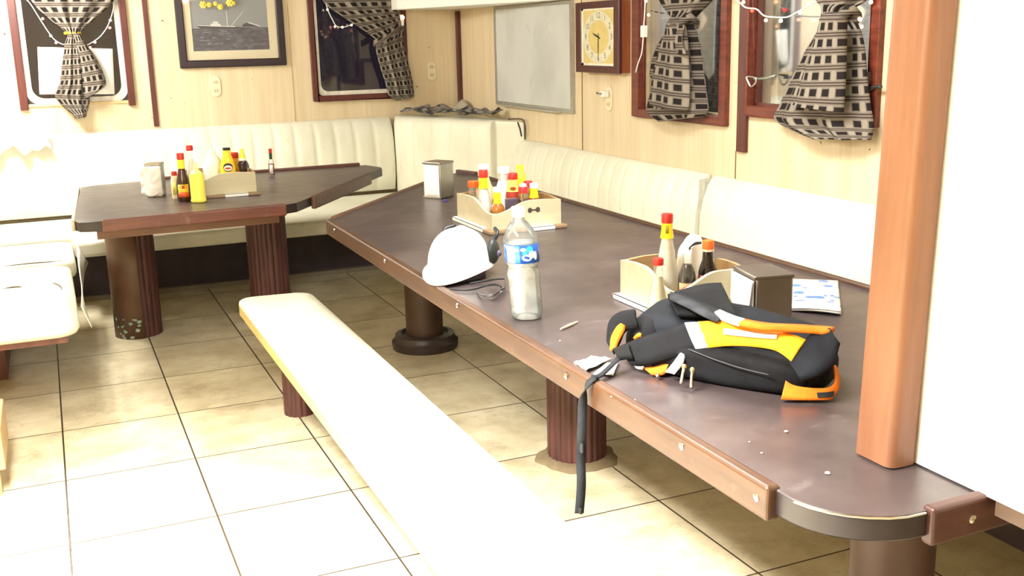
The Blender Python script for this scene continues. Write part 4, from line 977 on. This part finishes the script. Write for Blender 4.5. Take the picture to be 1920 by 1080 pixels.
o = finish(grid(bmesh.new(), lambda u, v: Vector((x-.020+.045*u, yy+.008*math.sin(3*u), ZC+.06+.085*v+.006*u)), 6, 6), 'paper_sachet', M_PAPER, solid=.002); tag(o, 'white paper sachet standing between the two soy bottles', 'sachet')
lf = bmesh.new(); strip(lf, [(x-.018, yy+.016, ZC+.142), (x, yy+.012, ZC+.156), (x+.018, yy+.008, ZC+.156)], [(x-.018, yy+.016, ZC+.134), (x, yy+.012, ZC+.140), (x+.018, yy+.006, ZC+.142)], 5, 1)
o = finish(lf, 'sachet_wrapper', plain((60, 56, 66), .3), solid=.002); tag(o, 'dark crinkled wrapper lying on top of the near condiment crate', 'wrapper')

# ================================================================== NAPKIN DISPENSERS
def dispenser(label, A, Bp, Cp, h, metal, sheet):
    A, Bp, Cp = (Vector((*p, 0)) for p in (A, Bp, Cp)); e1 = (A-Bp).normalized(); w = (A-Bp).length
    e2 = Vector((e1.y, -e1.x, 0)); e2 = e2 if e2.dot(Cp-Bp) > 0 else -e2; dp = (Cp-Bp).dot(e2)
    c = Bp+e1*w/2+e2*dp/2; t = thing('napkin_dispenser', label, 'napkin dispenser', (c.x, c.y, TOP))
    def blk(s0, s1, t0, t1, z0, z1):
        bm = bmesh.new(); prism(bm, [((Bp+e1*s+e2*q).x, (Bp+e1*s+e2*q).y) for s, q in ((s0, t0), (s1, t0), (s1, t1), (s0, t1))], TOP+z0, TOP+z1); return bm
    finish(blk(0, w, .006, dp, 0, h), 'housing', metal, t, bevel=.006, bev_seg=3, smooth=35)
    finish(blk(-.002, w+.002, 0, dp+.002, h-.008, h+.002), 'lid', metal, t, bevel=.003)
    np_ = bmesh.new()
    def fn(u, v): return Bp+e1*(w*(.06+.88*u))+e2*(.002-.003*math.sin(PI*v)*math.sin(PI*u)-(.012*max(0, .25-v)*4*sheet))+Vector((0, 0, TOP+.008+(h-.02)*v))
    finish(grid(np_, fn, 8, 10), 'napkins', M_PAPER, t, solid=.002, smooth=180)
    fs = bmesh.new(); fm_ = (h-.02)
    finish(blk(.0, w, -.001, .006, 0, .010), 'front_lip', M_CHROME, t, bevel=.002)
    return t, Bp, e1, e2, w, dp
a_, b_, c_ = (PZ(*q, .75) for q in ((794, 371), (826, 374), (846, 368)))
dispenser('brushed metal napkin dispenser standing alone near the far end of the long table', a_[:2], b_[:2], c_[:2], .172, M_METAL, 0)
a_, b_, c_ = (PZ(*q, .878) for q in ((1374, 500), (1415, 521), (1485, 514)))
t, Bp, e1, e2, w, dp = dispenser('dark metal napkin dispenser with white napkins standing behind the backpack', a_[:2], b_[:2], c_[:2], .128, M_STEEL, 0)
hang = bmesh.new(); grid(hang, lambda u, v: Bp+e1*(w*(.02+1.1*u))-e2*(.004+.012*v*(1-u)+.004*math.sin(4*u))+Vector((0, 0, TOP+.118-(.108-.028*u)*v)), 8, 8)
finish(hang, 'hanging_napkin', M_PAPER, t, solid=.0015, smooth=180)
a_, b_, c_ = (PZ(*q, .75) for q in ((276, 370), (305, 369), (317, 364)))
t, Bp, e1, e2, w, dp = dispenser('napkin stand with a crumpled white napkin at the left of the far table', a_[:2], b_[:2], c_[:2], .165, M_METAL, 1)
hang = bmesh.new(); grid(hang, lambda u, v: Bp+e1*(w*(-.05+1.35*u))-e2*(.006+.02*v*math.sin(PI*u)+.01*noise.noise(Vector((u*5, v*6, 3))))+Vector((0, 0, TOP+.155-.145*v+.006*math.sin(9*u)*v)), 14, 14)
finish(hang, 'hanging_napkin', M_PAPER, t, solid=.0015, smooth=50)

# ================================================================== WATER BOTTLE
p = PZ(988, 596, .75); x, y = p.x, p.y
t = thing('water_bottle', 'clear plastic water bottle with blue label and white cap on the long table', 'bottle', (x, y, TOP))
prof = [(.030, 0), (.040, .004), (.0435, .014), (.0440, .03)]
for k in range(5): prof += [(.0425, .038+k*.0165), (.0445, .046+k*.0165)]
prof += [(.0450, .124), (.0405, .136), (.0393, .142), (.0415, .149), (.0460, .159), (.0460, .211), (.0446, .226), (.0375, .246), (.0240, .264), (.0155, .273), (.0150, .292)]
finish(lathe(bmesh.new(), prof, (0, 0), 36), 'body', M_PET, t, world=False, smooth=60)
wp = [(r*.965, max(z, .004)) for r, z in prof if z <= .222]; finish(lathe(bmesh.new(), wp+[(0, wp[-1][1]+.001)], (0, 0), 36), 'water', M_WATER, t, world=False, smooth=60)
ca = cam_ang(x, y)
def band(z0, z1, a0, a1, r, mt, nm, par):
    bm = bmesh.new(); lathe(bm, [(r, z0), (r, z1)], (0, 0), 24, a0, a1, cap=False); return finish(bm, nm, mt, par, world=False, smooth=180, solid=.0006)
lb = band(.160, .210, 0, 2*PI, .0468, plain((30, 84, 176), .35, var=.1), 'label', t)
band(.162, .208, ca-.95, ca-.40, .0474, plain((196, 214, 234), .4), 'label_panel', lb)
band(.162, .208, ca-.40, ca-.10, .0474, plain((70, 146, 220), .4), 'label_panel', lb)
for (ac, zc, w_, h_, c_) in ((.30, .192, .30, .009, (238, 242, 244)), (.62, .200, .22, .010, (238, 242, 244)), (.50, .214, .22, .009, (60, 190, 220)), (.12, .214, .18, .005, (150, 200, 236)), (.20, .204, .16, .006, (60, 170, 226)), (.86, .196, .12, .012, (226, 234, 240))):
    bm = bmesh.new(); pts = [bm.verts.new((.0477*math.cos(ca+ac+w_*math.cos(q)), .0477*math.sin(ca+ac+w_*math.cos(q)), zc-.016+h_*math.sin(q))) for q in [i*PI/8 for i in range(16)]]
    bm.faces.new(pts); finish(bm, 'label_print', plain(c_, .4), lb, world=False, solid=.0005)
WB = t
finish(lathe(bmesh.new(), [(.0172, .280), (.0178, .283), (.0178, .304), (.0165, .307), (0, .3075)], (0, 0), 32, ripple=lambda a, z: 1-.025*(math.cos(a*26) > 0)), 'cap', M_WHITE, t, world=False, smooth=35)

for o in [WB]+list(WB.children)+[c_ for k in WB.children for c_ in k.children]:
    if o.type == 'MESH':
        for v in o.data.vertices: v.co.x -= max(0, v.co.z-.02)*.062; v.co.y += max(0, v.co.z-.02)*.02
# ================================================================== HELMET with ear muffs
hx, hy = 1.165, 3.125
t = thing('hard_hat', 'white hard hat with black ear muffs lying on the long table', 'helmet', (hx, hy, TOP))
fd = Vector((-.70, -.72, 0)).normalized(); sd = Vector((-fd.y, fd.x, 0))   # facing direction and its left side
dome = bmesh.new()
def hp(a, k, z, ex=1.0):
    q = Vector((hx, hy, TOP))+fd*(.120*k*math.cos(a))+sd*(.094*k*math.sin(a)); q.z = TOP+z; return q
rings = []; NA = 48
lev = [(0.02, .030)]
for j in range(0, 11):
    e = j/10*PI/2; lev.append((math.cos(e)**.8 if j < 10 else 0.02, .043+.112*math.sin(e)))
for j, (k, z) in enumerate(lev[1:]):
    ring = []
    for i in range(NA):
        a = 2*PI*i/NA; p_ = hp(a, k, z); across = abs(math.sin(a)*k)
        if across < .2: p_.z += .006*(1-across/.2)*min(1, (z-.03)/.05)      # centre ridge
        ring.append(dome.verts.new(p_))
    rings.append(ring)
def brim(a, out): 
    fr = max(0, math.cos(a)); return Vector((hx, hy, TOP))+fd*((.120+out*(.010+.050*fr**1.5))*math.cos(a))+sd*((.094+out*.014)*math.sin(a))+Vector((0, 0, .043-out*(.012+.022*fr**2)))
r_out = [dome.verts.new(brim(2*PI*i/NA, 1)) for i in range(NA)]
for i in range(NA): dome.faces.new((r_out[i], r_out[(i+1) % NA], rings[0][(i+1) % NA], rings[0][i]))
for A, C in zip(rings, rings[1:]):
    for i in range(NA): dome.faces.new((A[i], A[(i+1) % NA], C[(i+1) % NA], C[i]))
dome.faces.new(rings[-1])
finish(dome, 'shell', plain((244, 244, 242), .25, var=.01), t, solid=.003, smooth=180)
sw = bmesh.new(); loop = [hp(2*PI*i/32, .86, .012) for i in range(32)]
for i in range(32):
    j = (i+1) % 32; a_, b_ = loop[i], loop[j]; v = [sw.verts.new(a_-Vector((0, 0, .0115))), sw.verts.new(b_-Vector((0, 0, .0115))), sw.verts.new(b_+Vector((0, 0, .026))), sw.verts.new(a_+Vector((0, 0, .026)))]; sw.faces.new(v)
finish(sw, 'headband', plain((58, 50, 74), .6), t, solid=.003)
for s_, nm in ((1, 'right'), (-1, 'left')):
    base_ = Vector((hx, hy, TOP))+sd*(s_*.092)-fd*(.066 if s_ > 0 else .085)
    cup = bmesh.new(); bmesh.ops.create_uvsphere(cup, u_segments=20, v_segments=12, radius=1)
    M_ = facing(base_+Vector((0, 0, .072)), fd, (0, 0, 1)) @ Matrix.Diagonal((.034, .042, .020, 1)); bmesh.ops.transform(cup, matrix=M_, verts=cup.verts)
    c_ = finish(cup, 'ear_cup', plain((44, 50, 50), .45, var=.15), t, smooth=180)
    arm = bmesh.new(); tube(arm, smoothline([base_+Vector((0, 0, .105))-fd*.01, base_+sd*s_*.006+Vector((0, 0, .128))-fd*.03, base_-sd*s_*.016+Vector((0, 0, .135))-fd*.065], 6), .007, 8)
    finish(arm, 'muff_arm', plain((36, 40, 42), .4), t, smooth=180)
    kn = bmesh.new(); bmesh.ops.create_uvsphere(kn, u_segments=12, v_segments=8, radius=.011); bmesh.ops.translate(kn, vec=base_+sd*s_*.02+Vector((0, 0, .066)), verts=kn.verts); finish(kn, 'pivot', plain((90, 80, 110), .3), c_, smooth=180)
    kb = bmesh.new(); tube(kb, [base_-sd*s_*.014+Vector((0, 0, .045)), base_-sd*s_*.012+Vector((0, 0, .095))], .014, 12); finish(kb, 'cushion_pad', plain((30, 34, 36), .6), c_, smooth=60)
# ================================================================== SAFETY GLASSES
t = thing('safety_glasses', 'black framed clear safety glasses lying beside the hard hat', 'glasses', PZ(895, 535, .75))
def gz(x, y, z=.752): return PZ(x, y, z)
finish(tube(bmesh.new(), smoothline([gz(845, 543, .755), gz(872, 544, .757), gz(892, 541, .759), gz(908, 536, .765), gz(925, 533, .772), gz(938, 536, .772), gz(940, 545, .756)], 6), lambda q: .0022+.0016*math.sin(PI*q), 8), 'temple', M_BLACK, t, smooth=180)
finish(tube(bmesh.new(), smoothline([gz(880, 531, .755), gz(908, 527, .762), gz(930, 523, .772), gz(946, 523, .77)], 6), lambda q: .0022+.0014*math.sin(PI*q), 8), 'temple', M_BLACK, t, smooth=180)
ln = bmesh.new(); A_ = [gz(894, 546, .753), gz(905, 557, .7535), gz(925, 558, .754), gz(938, 546, .755)]; C_ = [gz(894, 546, .757), gz(903, 552, .772), gz(924, 552, .778), gz(940, 540, .772)]
strip(ln, A_, C_, 6, 2); finish(ln, 'lens', M_PET, t, solid=.0015, smooth=180)
ln = bmesh.new(); strip(ln, [gz(934, 548, .755), gz(946, 543, .755), gz(949, 532, .755), gz(946, 524, .756)], [gz(938, 541, .772), gz(946, 538, .775), gz(948, 527, .775), gz(945, 522, .772)], 6, 2); finish(ln, 'lens', M_PET, t, solid=.0015, smooth=180)

# ================================================================== BACKPACK
O = Vector((1.405, 1.925, TOP)); ex = Vector((.49, -.87, 0)).normalized(); ey = Vector((.87, .49, 0)).normalized(); ez = Vector((0, 0, 1))
t = thing('backpack', 'black backpack with orange and white shoulder straps lying on the long table', 'backpack', O)
def spow(v, e): return math.copysign(abs(v)**e, v)
def fabric(name, c1, c2):
    s = NT(name); n = s.noise(s.coord('World'), 14, 6, .6); w = s.noise(s.coord('World'), 420, 2)
    s.col(s.ramp(n, [(.35, c1), (.65, c2)])); s.bump(s.math('ADD', s.math('MULTIPLY', w, .25), n), .35, .006); return s.set(.8, spec=.22)
M_NYLON = fabric('black_nylon', (11, 11, 14), (21, 22, 26)); M_NYLON2 = fabric('charcoal_nylon', (17, 19, 25), (29, 33, 41))
M_ORG = fabric('orange_fabric', (226, 112, 28), (240, 134, 40)); M_ORGY = fabric('amber_fabric', (244, 158, 30), (250, 178, 48)); M_WFAB = fabric('white_webbing', (226, 228, 232), (240, 240, 242))
def L3(a, b, c): return O+ex*a+ey*b+ez*c
def lump(c, h, e1, e2, amp=.008, seed=0, taper=None, sub=(56, 28)):
    bm = bmesh.new(); nu, nv = sub
    rows = []
    for j in range(nv+1):
        ph = -PI/2+PI*j/nv; row = []
        for i in range(nu):
            th = 2*PI*i/nu
            v = Vector((h[0]*spow(math.cos(ph), e1)*spow(math.cos(th), e2), h[1]*spow(math.cos(ph), e1)*spow(math.sin(th), e2), h[2]*spow(math.sin(ph), e1)))
            if taper: v = taper(v)
            p_ = L3(c[0]+v.x, c[1]+v.y, c[2]+v.z)
            k = noise.noise(p_*11+Vector((seed, 0, 0)))*amp+noise.noise(p_*26+Vector((0, seed, 0)))*amp*.4
            q = p_+(p_-L3(*c)).normalized()*k
            q.z = max(q.z, TOP+.0012); row.append(bm.verts.new(q))
        rows.append(row)
    for A, C in zip(rows, rows[1:]):
        for i in range(nu): bm.faces.new((A[i], A[(i+1) % nu], C[(i+1) % nu], C[i]))
    bmesh.ops.remove_doubles(bm, verts=bm.verts, dist=1e-5); return bm
def tp(v):
    k = (v.x+.24)/.48
    return Vector((v.x, v.y*(1.0-.18*k)-.02*k, v.z*(1.05-.30*k)-.012*k+(.016*(v.y/.12) if v.z > 0 else 0)))
finish(lump((-.022, .004, .062), (.232, .118, .062), .5, .55, .010, 2, tp), 'main_compartment', M_NYLON2, t, smooth=180)
finish(lump((.02, -.125, .040), (.19, .050, .041), .6, .6, .010, 5), 'front_pocket', M_NYLON, t, smooth=180)
finish(lump((.180, -.070, .045), (.058, .075, .046), .7, .7, .008, 9), 'bottom_padding', M_NYLON, t, smooth=180)
finish(lump((-.205, -.035, .050), (.055, .085, .050), .7, .7, .008, 12), 'side_pocket', M_NYLON, t, smooth=180)
# near-side drawing planes on the bag
npn = (-ey*.80+ez*.60).normalized(); np0 = L3(0, -.128, .085)
def BP(x, y, dpt=0): return PP(x, y, np0, npn)+npn*dpt
def bstrip(nm, A_, C_, mt, dpt=.012, th=.006, par=None, n=8, w=4, label=None, bow=.005):
    bm = bmesh.new(); A_ = smoothline([BP(*q, dpt) for q in A_], n); C_ = smoothline([BP(*q, dpt) for q in C_], n); N = len(A_)
    vs = [[bm.verts.new(A_[i].lerp(C_[i], k/w)+npn*(bow*math.sin(PI*k/w))) for k in range(w+1)] for i in range(N)]
    for i in range(N-1):
        for k in range(w): bm.faces.new((vs[i][k], vs[i+1][k], vs[i+1][k+1], vs[i][k+1]))
    return finish(bm, nm, mt, par or t, solid=th, smooth=60, label=label, bevel=0)
ss = bstrip('shoulder_strap', [(1166, 657), (1200, 643), (1245, 628), (1292, 613)], [(1190, 690), (1225, 686), (1262, 676), (1313, 660)], M_NYLON, .014, .012)
bstrip('white_band', [(1290, 613), (1302, 612), (1318, 612)], [(1311, 661), (1322, 659), (1336, 657)], M_WFAB, .016, .011, ss)
bstrip('orange_pad', [(1315, 611), (1365, 609), (1425, 617), (1480, 631), (1516, 645)], [(1334, 658), (1375, 654), (1420, 656), (1462, 664), (1490, 684)], M_ORGY, .016, .011, ss)
bstrip('reflective_lettering', [(1366, 626), (1400, 630), (1432, 634), (1466, 637)], [(1365, 637), (1400, 641), (1432, 644), (1464, 646)], M_WFAB, .030, .002, ss, bow=.001)
bstrip('buckle', [(1160, 664), (1178, 658), (1188, 655)], [(1172, 684), (1184, 682), (1198, 682)], plain((14, 14, 16), .7, spec=.2), .026, .010, ss)
bstrip('strap_end', [(1486, 686), (1508, 652), (1532, 630), (1562, 624)], [(1506, 718), (1540, 706), (1568, 682), (1577, 650)], M_NYLON2, .012, .016)
# second strap behind, seen on edge
bm = bmesh.new(); A_ = smoothline([PZ(x, y, .892) for x, y in ((1262, 552), (1300, 571), (1338, 590), (1378, 606), (1430, 616), (1490, 619), (1555, 624))], 6); C_ = [q+ey*.03+Vector((0, 0, .001)) for q in A_]
for i in range(len(A_)-1): bm.faces.new([bm.verts.new(q) for q in (A_[i], A_[i+1], C_[i+1], C_[i])]).material_index = 0 if i < 12 else (1 if i < 19 else 2)
finish(bm, 'rear_strap', [M_NYLON2, M_WFAB, M_ORG], t, solid=.010, smooth=60)
# top flap standing up at the back
fl = bmesh.new(); strip(fl, [PZ(1252, 556, .885), PZ(1285, 545, .895), PZ(1320, 536, .905), PZ(1352, 534, .905)], [PZ(1270, 590, .872), PZ(1310, 592, .872), PZ(1350, 590, .872), PZ(1385, 600, .872)], 8, 4)
finish(fl, 'top_flap', M_NYLON, t, solid=.012, smooth=80)
hn = bmesh.new(); strip(hn, [PZ(1258, 548, .898), PZ(1290, 560, .902), PZ(1325, 578, .900), PZ(1352, 598, .888)], [PZ(1256, 562, .892), PZ(1284, 574, .898), PZ(1316, 590, .896), PZ(1345, 604, .884)], 8, 2)
finish(hn, 'grab_handle', fabric('grey_webbing', (44, 46, 51), (66, 68, 74)), t, solid=.006, smooth=80)
# left end: orange piping loop and black web
bstrip('end_panel', [(1138, 640), (1142, 604), (1160, 586), (1190, 580)], [(1150, 664), (1162, 640), (1172, 620), (1196, 612)], M_NYLON, -.004, .008)
bstrip('orange_tab', [(1152, 664), (1154, 640), (1163, 622), (1172, 614)], [(1162, 660), (1168, 645), (1177, 628), (1179, 618)], M_ORG, .020, .006)
bstrip('orange_piping', [(1192, 637), (1200, 628), (1206, 630)], [(1193, 640), (1200, 636), (1206, 634)], M_ORG, .008, .004)
bstrip('orange_panel', [(1206, 690), (1232, 686), (1260, 674)], [(1222, 702), (1240, 702), (1247, 698)], M_ORG, -.004, .006)
bstrip('white_edge', [(1190, 686), (1200, 690), (1210, 690)], [(1196, 692), (1203, 694), (1208, 694)], M_WFAB, .006, .004)
# right end orange bottom band with small black label
RB = lambda x, y, b: L3(*b) 
ob_ = bmesh.new()
def op(x, y, o_): 
    n_ = (-ey*.7+ex*.45+ez*.25).normalized(); return PP(x, y, L3(.20, -.140, .03), n_)+n_*o_
A_ = smoothline([op(1470, 713, .02), op(1486, 722, .022), op(1520, 727, .022), op(1552, 725, .020), op(1566, 712, .008), op(1566, 686, -.01)], 8)
C_ = smoothline([op(1461, 748, .02), op(1486, 754, .022), op(1520, 756, .022), op(1552, 748, .020), op(1570, 724, .008), op(1570, 690, -.01)], 8)
for q in A_+C_: q.z = max(q.z, TOP+.006)
strip(ob_, A_, C_, 1, 4); ob = finish(ob_, 'orange_base_band', M_ORG, t, solid=.008, smooth=60)
lb = bmesh.new(); strip(lb, [op(1526, 735, .0285), op(1545, 734, .0285), op(1559, 732, .025)], [op(1528, 745, .0285), op(1545, 744, .0285), op(1558, 742, .025)], 4, 1); lbo = finish(lb, 'black_label', M_BLACK, ob, solid=.002)
# zip pulls, seam and zip
M_SEAM = plain((48, 50, 54), .6)
for nm_, pts_ in (('seam', ((1300, 664), (1350, 684), (1400, 700), (1450, 712))),):
    q_ = [BP(x, y, .028) for x, y in pts_]
    for q in q_: q.z = max(q.z, TOP+.012)
    finish(tube(bmesh.new(), smoothline(q_, 6), .0016, 6), nm_, M_SEAM, t, smooth=180)
for (x0_, y0_, x1_, y1_) in ((1294, 700, 1288, 730), (1309, 706, 1307, 740)):
    z_ = bmesh.new(); p0, p1 = BP(x0_, y0_, .034), BP(x1_, y1_, .034); p1.z = max(p1.z, TOP+.008)
    tube(z_, smoothline([p0, (p0+p1)/2+npn*.002, p1], 4), lambda q: .0035+.0012*abs(2*q-1), 8)
    zo = finish(z_, 'zip_pull', M_CHROME, t, smooth=180)
    sl = bmesh.new(); bmesh.ops.create_uvsphere(sl, u_segments=10, v_segments=6, radius=.0065); bmesh.ops.translate(sl, vec=p0+ez*.002, verts=sl.verts); finish(sl, 'slider', plain((206, 190, 140), .25, .9), zo, smooth=180)
bstrip('white_clip', [(1254, 704), (1270, 685), (1282, 668)], [(1270, 708), (1286, 688), (1290, 672)], M_WFAB, .018, .004)
for x_, y_ in ((1237, 708),):
    bb = bmesh.new(); bmesh.ops.create_uvsphere(bb, u_segments=10, v_segments=6, radius=.0055); bmesh.ops.translate(bb, vec=BP(x_, y_, .012), verts=bb.verts); finish(bb, 'bead', M_CHROME, t, smooth=180)
# hanging webbing over the table edge
S = [BP(1172, 672, .02)]
edge = PX(1103, 708, 1.026); 
W_ = [PZ(1128, 702, .764), PZ(1112, 706, .7645), Vector((1.040, edge.y, .7625)), Vector((1.026, edge.y, .753))]
dn = [PX(x, y, 1.019) for x, y in ((1094, 742), (1091, 800), (1089, 860), (1090, 910), (1086, 962))]
cen = smoothline([S[0]]+W_+dn, 8); sb = bmesh.new(); hw = .0105; N = len(cen); va = []
for i, q in enumerate(cen):
    tg = (cen[min(i+1, N-1)]-cen[max(i-1, 0)]).normalized(); tw = min(1, max(0, (i-32)/14)); ac = Vector((.87*tw, 1-1.45*tw, 0)).normalized() if i > 20 else Vector((.2, .98, 0))
    va.append((sb.verts.new(q-ac*hw), sb.verts.new(q+ac*hw)))
for i in range(N-1): sb.faces.new((va[i][0], va[i+1][0], va[i+1][1], va[i][1]))
hs = finish(sb, 'hanging_webbing', fabric('webbing_black', (24, 26, 29), (40, 42, 46)), t, solid=.003, smooth=80)
q = PX(1089, 838, 1.0185); finish(B(q.x-.004, q.x+.003, q.y-.0125, q.y+.0125, q.z-.012, q.z+.012), 'web_keeper', M_BLACK, hs, bevel=.003)
q = PX(1086, 957, 1.0185); finish(B(q.x-.003, q.x+.003, q.y-.0115, q.y+.0115, q.z-.006, q.z+.008), 'web_end', M_BLACK, hs, bevel=.002)

# ================================================================== LOOSE THINGS ON THE LONG TABLE
def sheetz(name, pts, mt, label, cat, lift=.004, n=8, group=None, seed=1, th=.0012):
    c = [PZ(x, y, .7525) for x, y in pts]
    o = finish(grid(bmesh.new(), lambda u, v: c[0].lerp(c[1], u).lerp(c[3].lerp(c[2], u), v)+Vector((0, 0, lift*(.5+.5*noise.noise(Vector((u*4+seed, v*4, seed))))+.0005)), n, n), name, mt, solid=th, smooth=60)
    return tag(o, label, cat, group)
sheetz('tissue', [(1076, 684), (1098, 699), (1148, 676), (1112, 672)], M_PAPER, 'crumpled white tissue left of the hanging black strap', 'tissue', .010, 8, 'tissues under the backpack strap', 2)
sheetz('tissue', [(1112, 704), (1150, 706), (1159, 682), (1138, 683)], M_PAPER, 'crumpled white tissue right of the hanging black strap', 'tissue', .006, 8, 'tissues under the backpack strap', 5)
def magmat():
    s = NT('magazine_cover'); v = s.coord('Object', (14, 14, 14)); vo = s.n('TexVoronoi'); s.l(v, vo.inputs['Vector']); vo.inputs['Scale'].default_value = 1.5
    n = s.noise(v, 2.2, 3)
    c = s.ramp(vo.outputs['Distance'], [(.16, (40, 130, 196)), (.30, (70, 104, 170)), (.42, (186, 190, 196)), (.6, (206, 204, 200))])
    c = s.mix(s.ramp(n, [(.55, (0, 0, 0, 1)), (.62, (.8, .8, .8, 1))]), c, lin((214, 206, 190))); s.col(c); return s.set(.35)
c = [PZ(*q, .753) for q in ((1481, 582), (1577, 592), (1571, 529), (1486, 526))]
t = thing('magazine', 'thin magazine with blue pictures lying behind the dark napkin dispenser', 'magazine', (c[0]+c[2])/2-Vector((0, 0, .0022)))
for nm, z_, mt in (('pages', 0, M_PAPER), ('cover', .005, magmat())):
    finish(grid(bmesh.new(), lambda u, v: c[0].lerp(c[1], u).lerp(c[3].lerp(c[2], u), v)*1+Vector((0, 0, z_+.004*math.sin(PI*u)*(1-v)+(.006*(1-v)**2*u))), 12, 8), nm, mt, t, solid=.004 if nm == 'pages' else .001, smooth=80)
bm = bmesh.new(); c0 = c[0].lerp(c[1], .05); bd = finish(grid(bmesh.new(), lambda u, v: c[0].lerp(c[1], .02+.96*u).lerp(c[3].lerp(c[2], .02+.96*u), .02+.2*v)+Vector((0, 0, .0062+.004*math.sin(PI*u)*(1-.2*v)+.006*(1-.2*v)**2*u)), 8, 3), 'white_margin', M_PAPER, t, solid=.0006)
sheetz('paper_scrap', [(1478, 614), (1489, 604), (1482, 596), (1477, 598)], M_PAPER, 'small white paper corner peeking out beside the dark napkin dispenser', 'paper scrap', .002)
def stick(p0, p1, r, nm, mt, label, cat):
    o = finish(tube(bmesh.new(), [PZ(*p0, TOP+r*1.1), (PZ(*p0, TOP+r)+PZ(*p1, TOP+r))/2, PZ(*p1, TOP+r*1.1)], lambda q: r*(1-.5*abs(2*q-1)), 6), nm, mt); return tag(o, label, cat)
stick((1051, 617), (1083, 603), .004, 'wood_splinter', plain((206, 186, 150), .6), 'pale wood splinter lying right of the water bottle', 'splinter')
o = finish(B(*(lambda p: (p.x-.012, p.x+.012, p.y-.006, p.y+.006, TOP, TOP+.005))(PZ(836, 377, .75))), 'bottle_cap', plain((84, 60, 170), .4), bevel=.002); tag(o, 'tiny purple cap lying beside the far napkin dispenser', 'cap')
cm = bmesh.new()
for px, py, s_ in ((1474, 811, .0035), (1405, 830, .0018), (1551, 889, .004), (1428, 851, .0022), (1189, 752, .003), (1240, 700, .0015), (1146, 745, .002), (1050, 640, .0022), (1034, 660, .002), (1553, 890, .003), (1320, 830, .0018)):
    p = PZ(px, py, .75); tmp = bmesh.new(); bmesh.ops.create_icosphere(tmp, subdivisions=1, radius=s_); merge(cm, tmp, Matrix.Translation((p.x, p.y, TOP+s_*.52)) @ Matrix.Diagonal((1.4, 1, .5, 1)))
o = finish(cm, 'crumbs', plain((232, 222, 206), .7)); tag(o, 'pale crumbs scattered over the near end of the long table', 'crumbs', kind='stuff')

# ================================================================== LIGHT
def area(name, loc, sx, sy, e, col=(1, .99, .955), spread=180):
    l = bpy.data.lights.new(name, 'AREA'); l.shape = 'RECTANGLE'; l.size = sx; l.size_y = sy; l.energy = e; l.color = col; l.spread = math.radians(spread)
    o = bpy.data.objects.new(name, l); COL.objects.link(o); o.location = loc; return o
def tube_lamp(name, x, y, e, col=(1, .99, .955)):
    for k, dy in enumerate((-.4, 0, .4)):      # one fluorescent tube under the ceiling
        l = bpy.data.lights.new(name, 'POINT'); l.energy = e/3; l.color = col; l.shadow_soft_size = .09
        o = bpy.data.objects.new(name, l); COL.objects.link(o); o.location = (x, y+dy, 2.02)
tube_lamp('ceiling_tube_near', -.3, 1.4, 64)
tube_lamp('ceiling_tube_far', -.4, 6.3, 66)
tube_lamp('ceiling_tube_table', 1.45, 3.3, 12)
area('ceiling_lamp_near', (-.3, 1.75, 2.12), .3, 1.2, 210, spread=115)
area('ceiling_lamp_far', (-.3, 6.1, 2.12), .3, 1.0, 20)
area('ceiling_lamp_table', (1.6, 2.9, 2.12), .3, 1.2, 30)
area('deck_lamp', (3.25, 4.6, 2.6), .2, 3.0, 46, (.95, .98, 1))
w = bpy.data.worlds.new('night'); sc.world = w; w.use_nodes = True
w.node_tree.nodes['Background'].inputs[0].default_value = lin((46, 40, 50)); w.node_tree.nodes['Background'].inputs[1].default_value = .35

sc.view_settings.view_transform = 'Standard'; sc.view_settings.look = 'None'
sc.view_settings.gamma = 1; sc.view_settings.use_curve_mapping = False; sc.view_settings.exposure = .78
sc.cycles.use_denoising = True
sc.cycles.max_bounces = 10; sc.cycles.transparent_max_bounces = 16
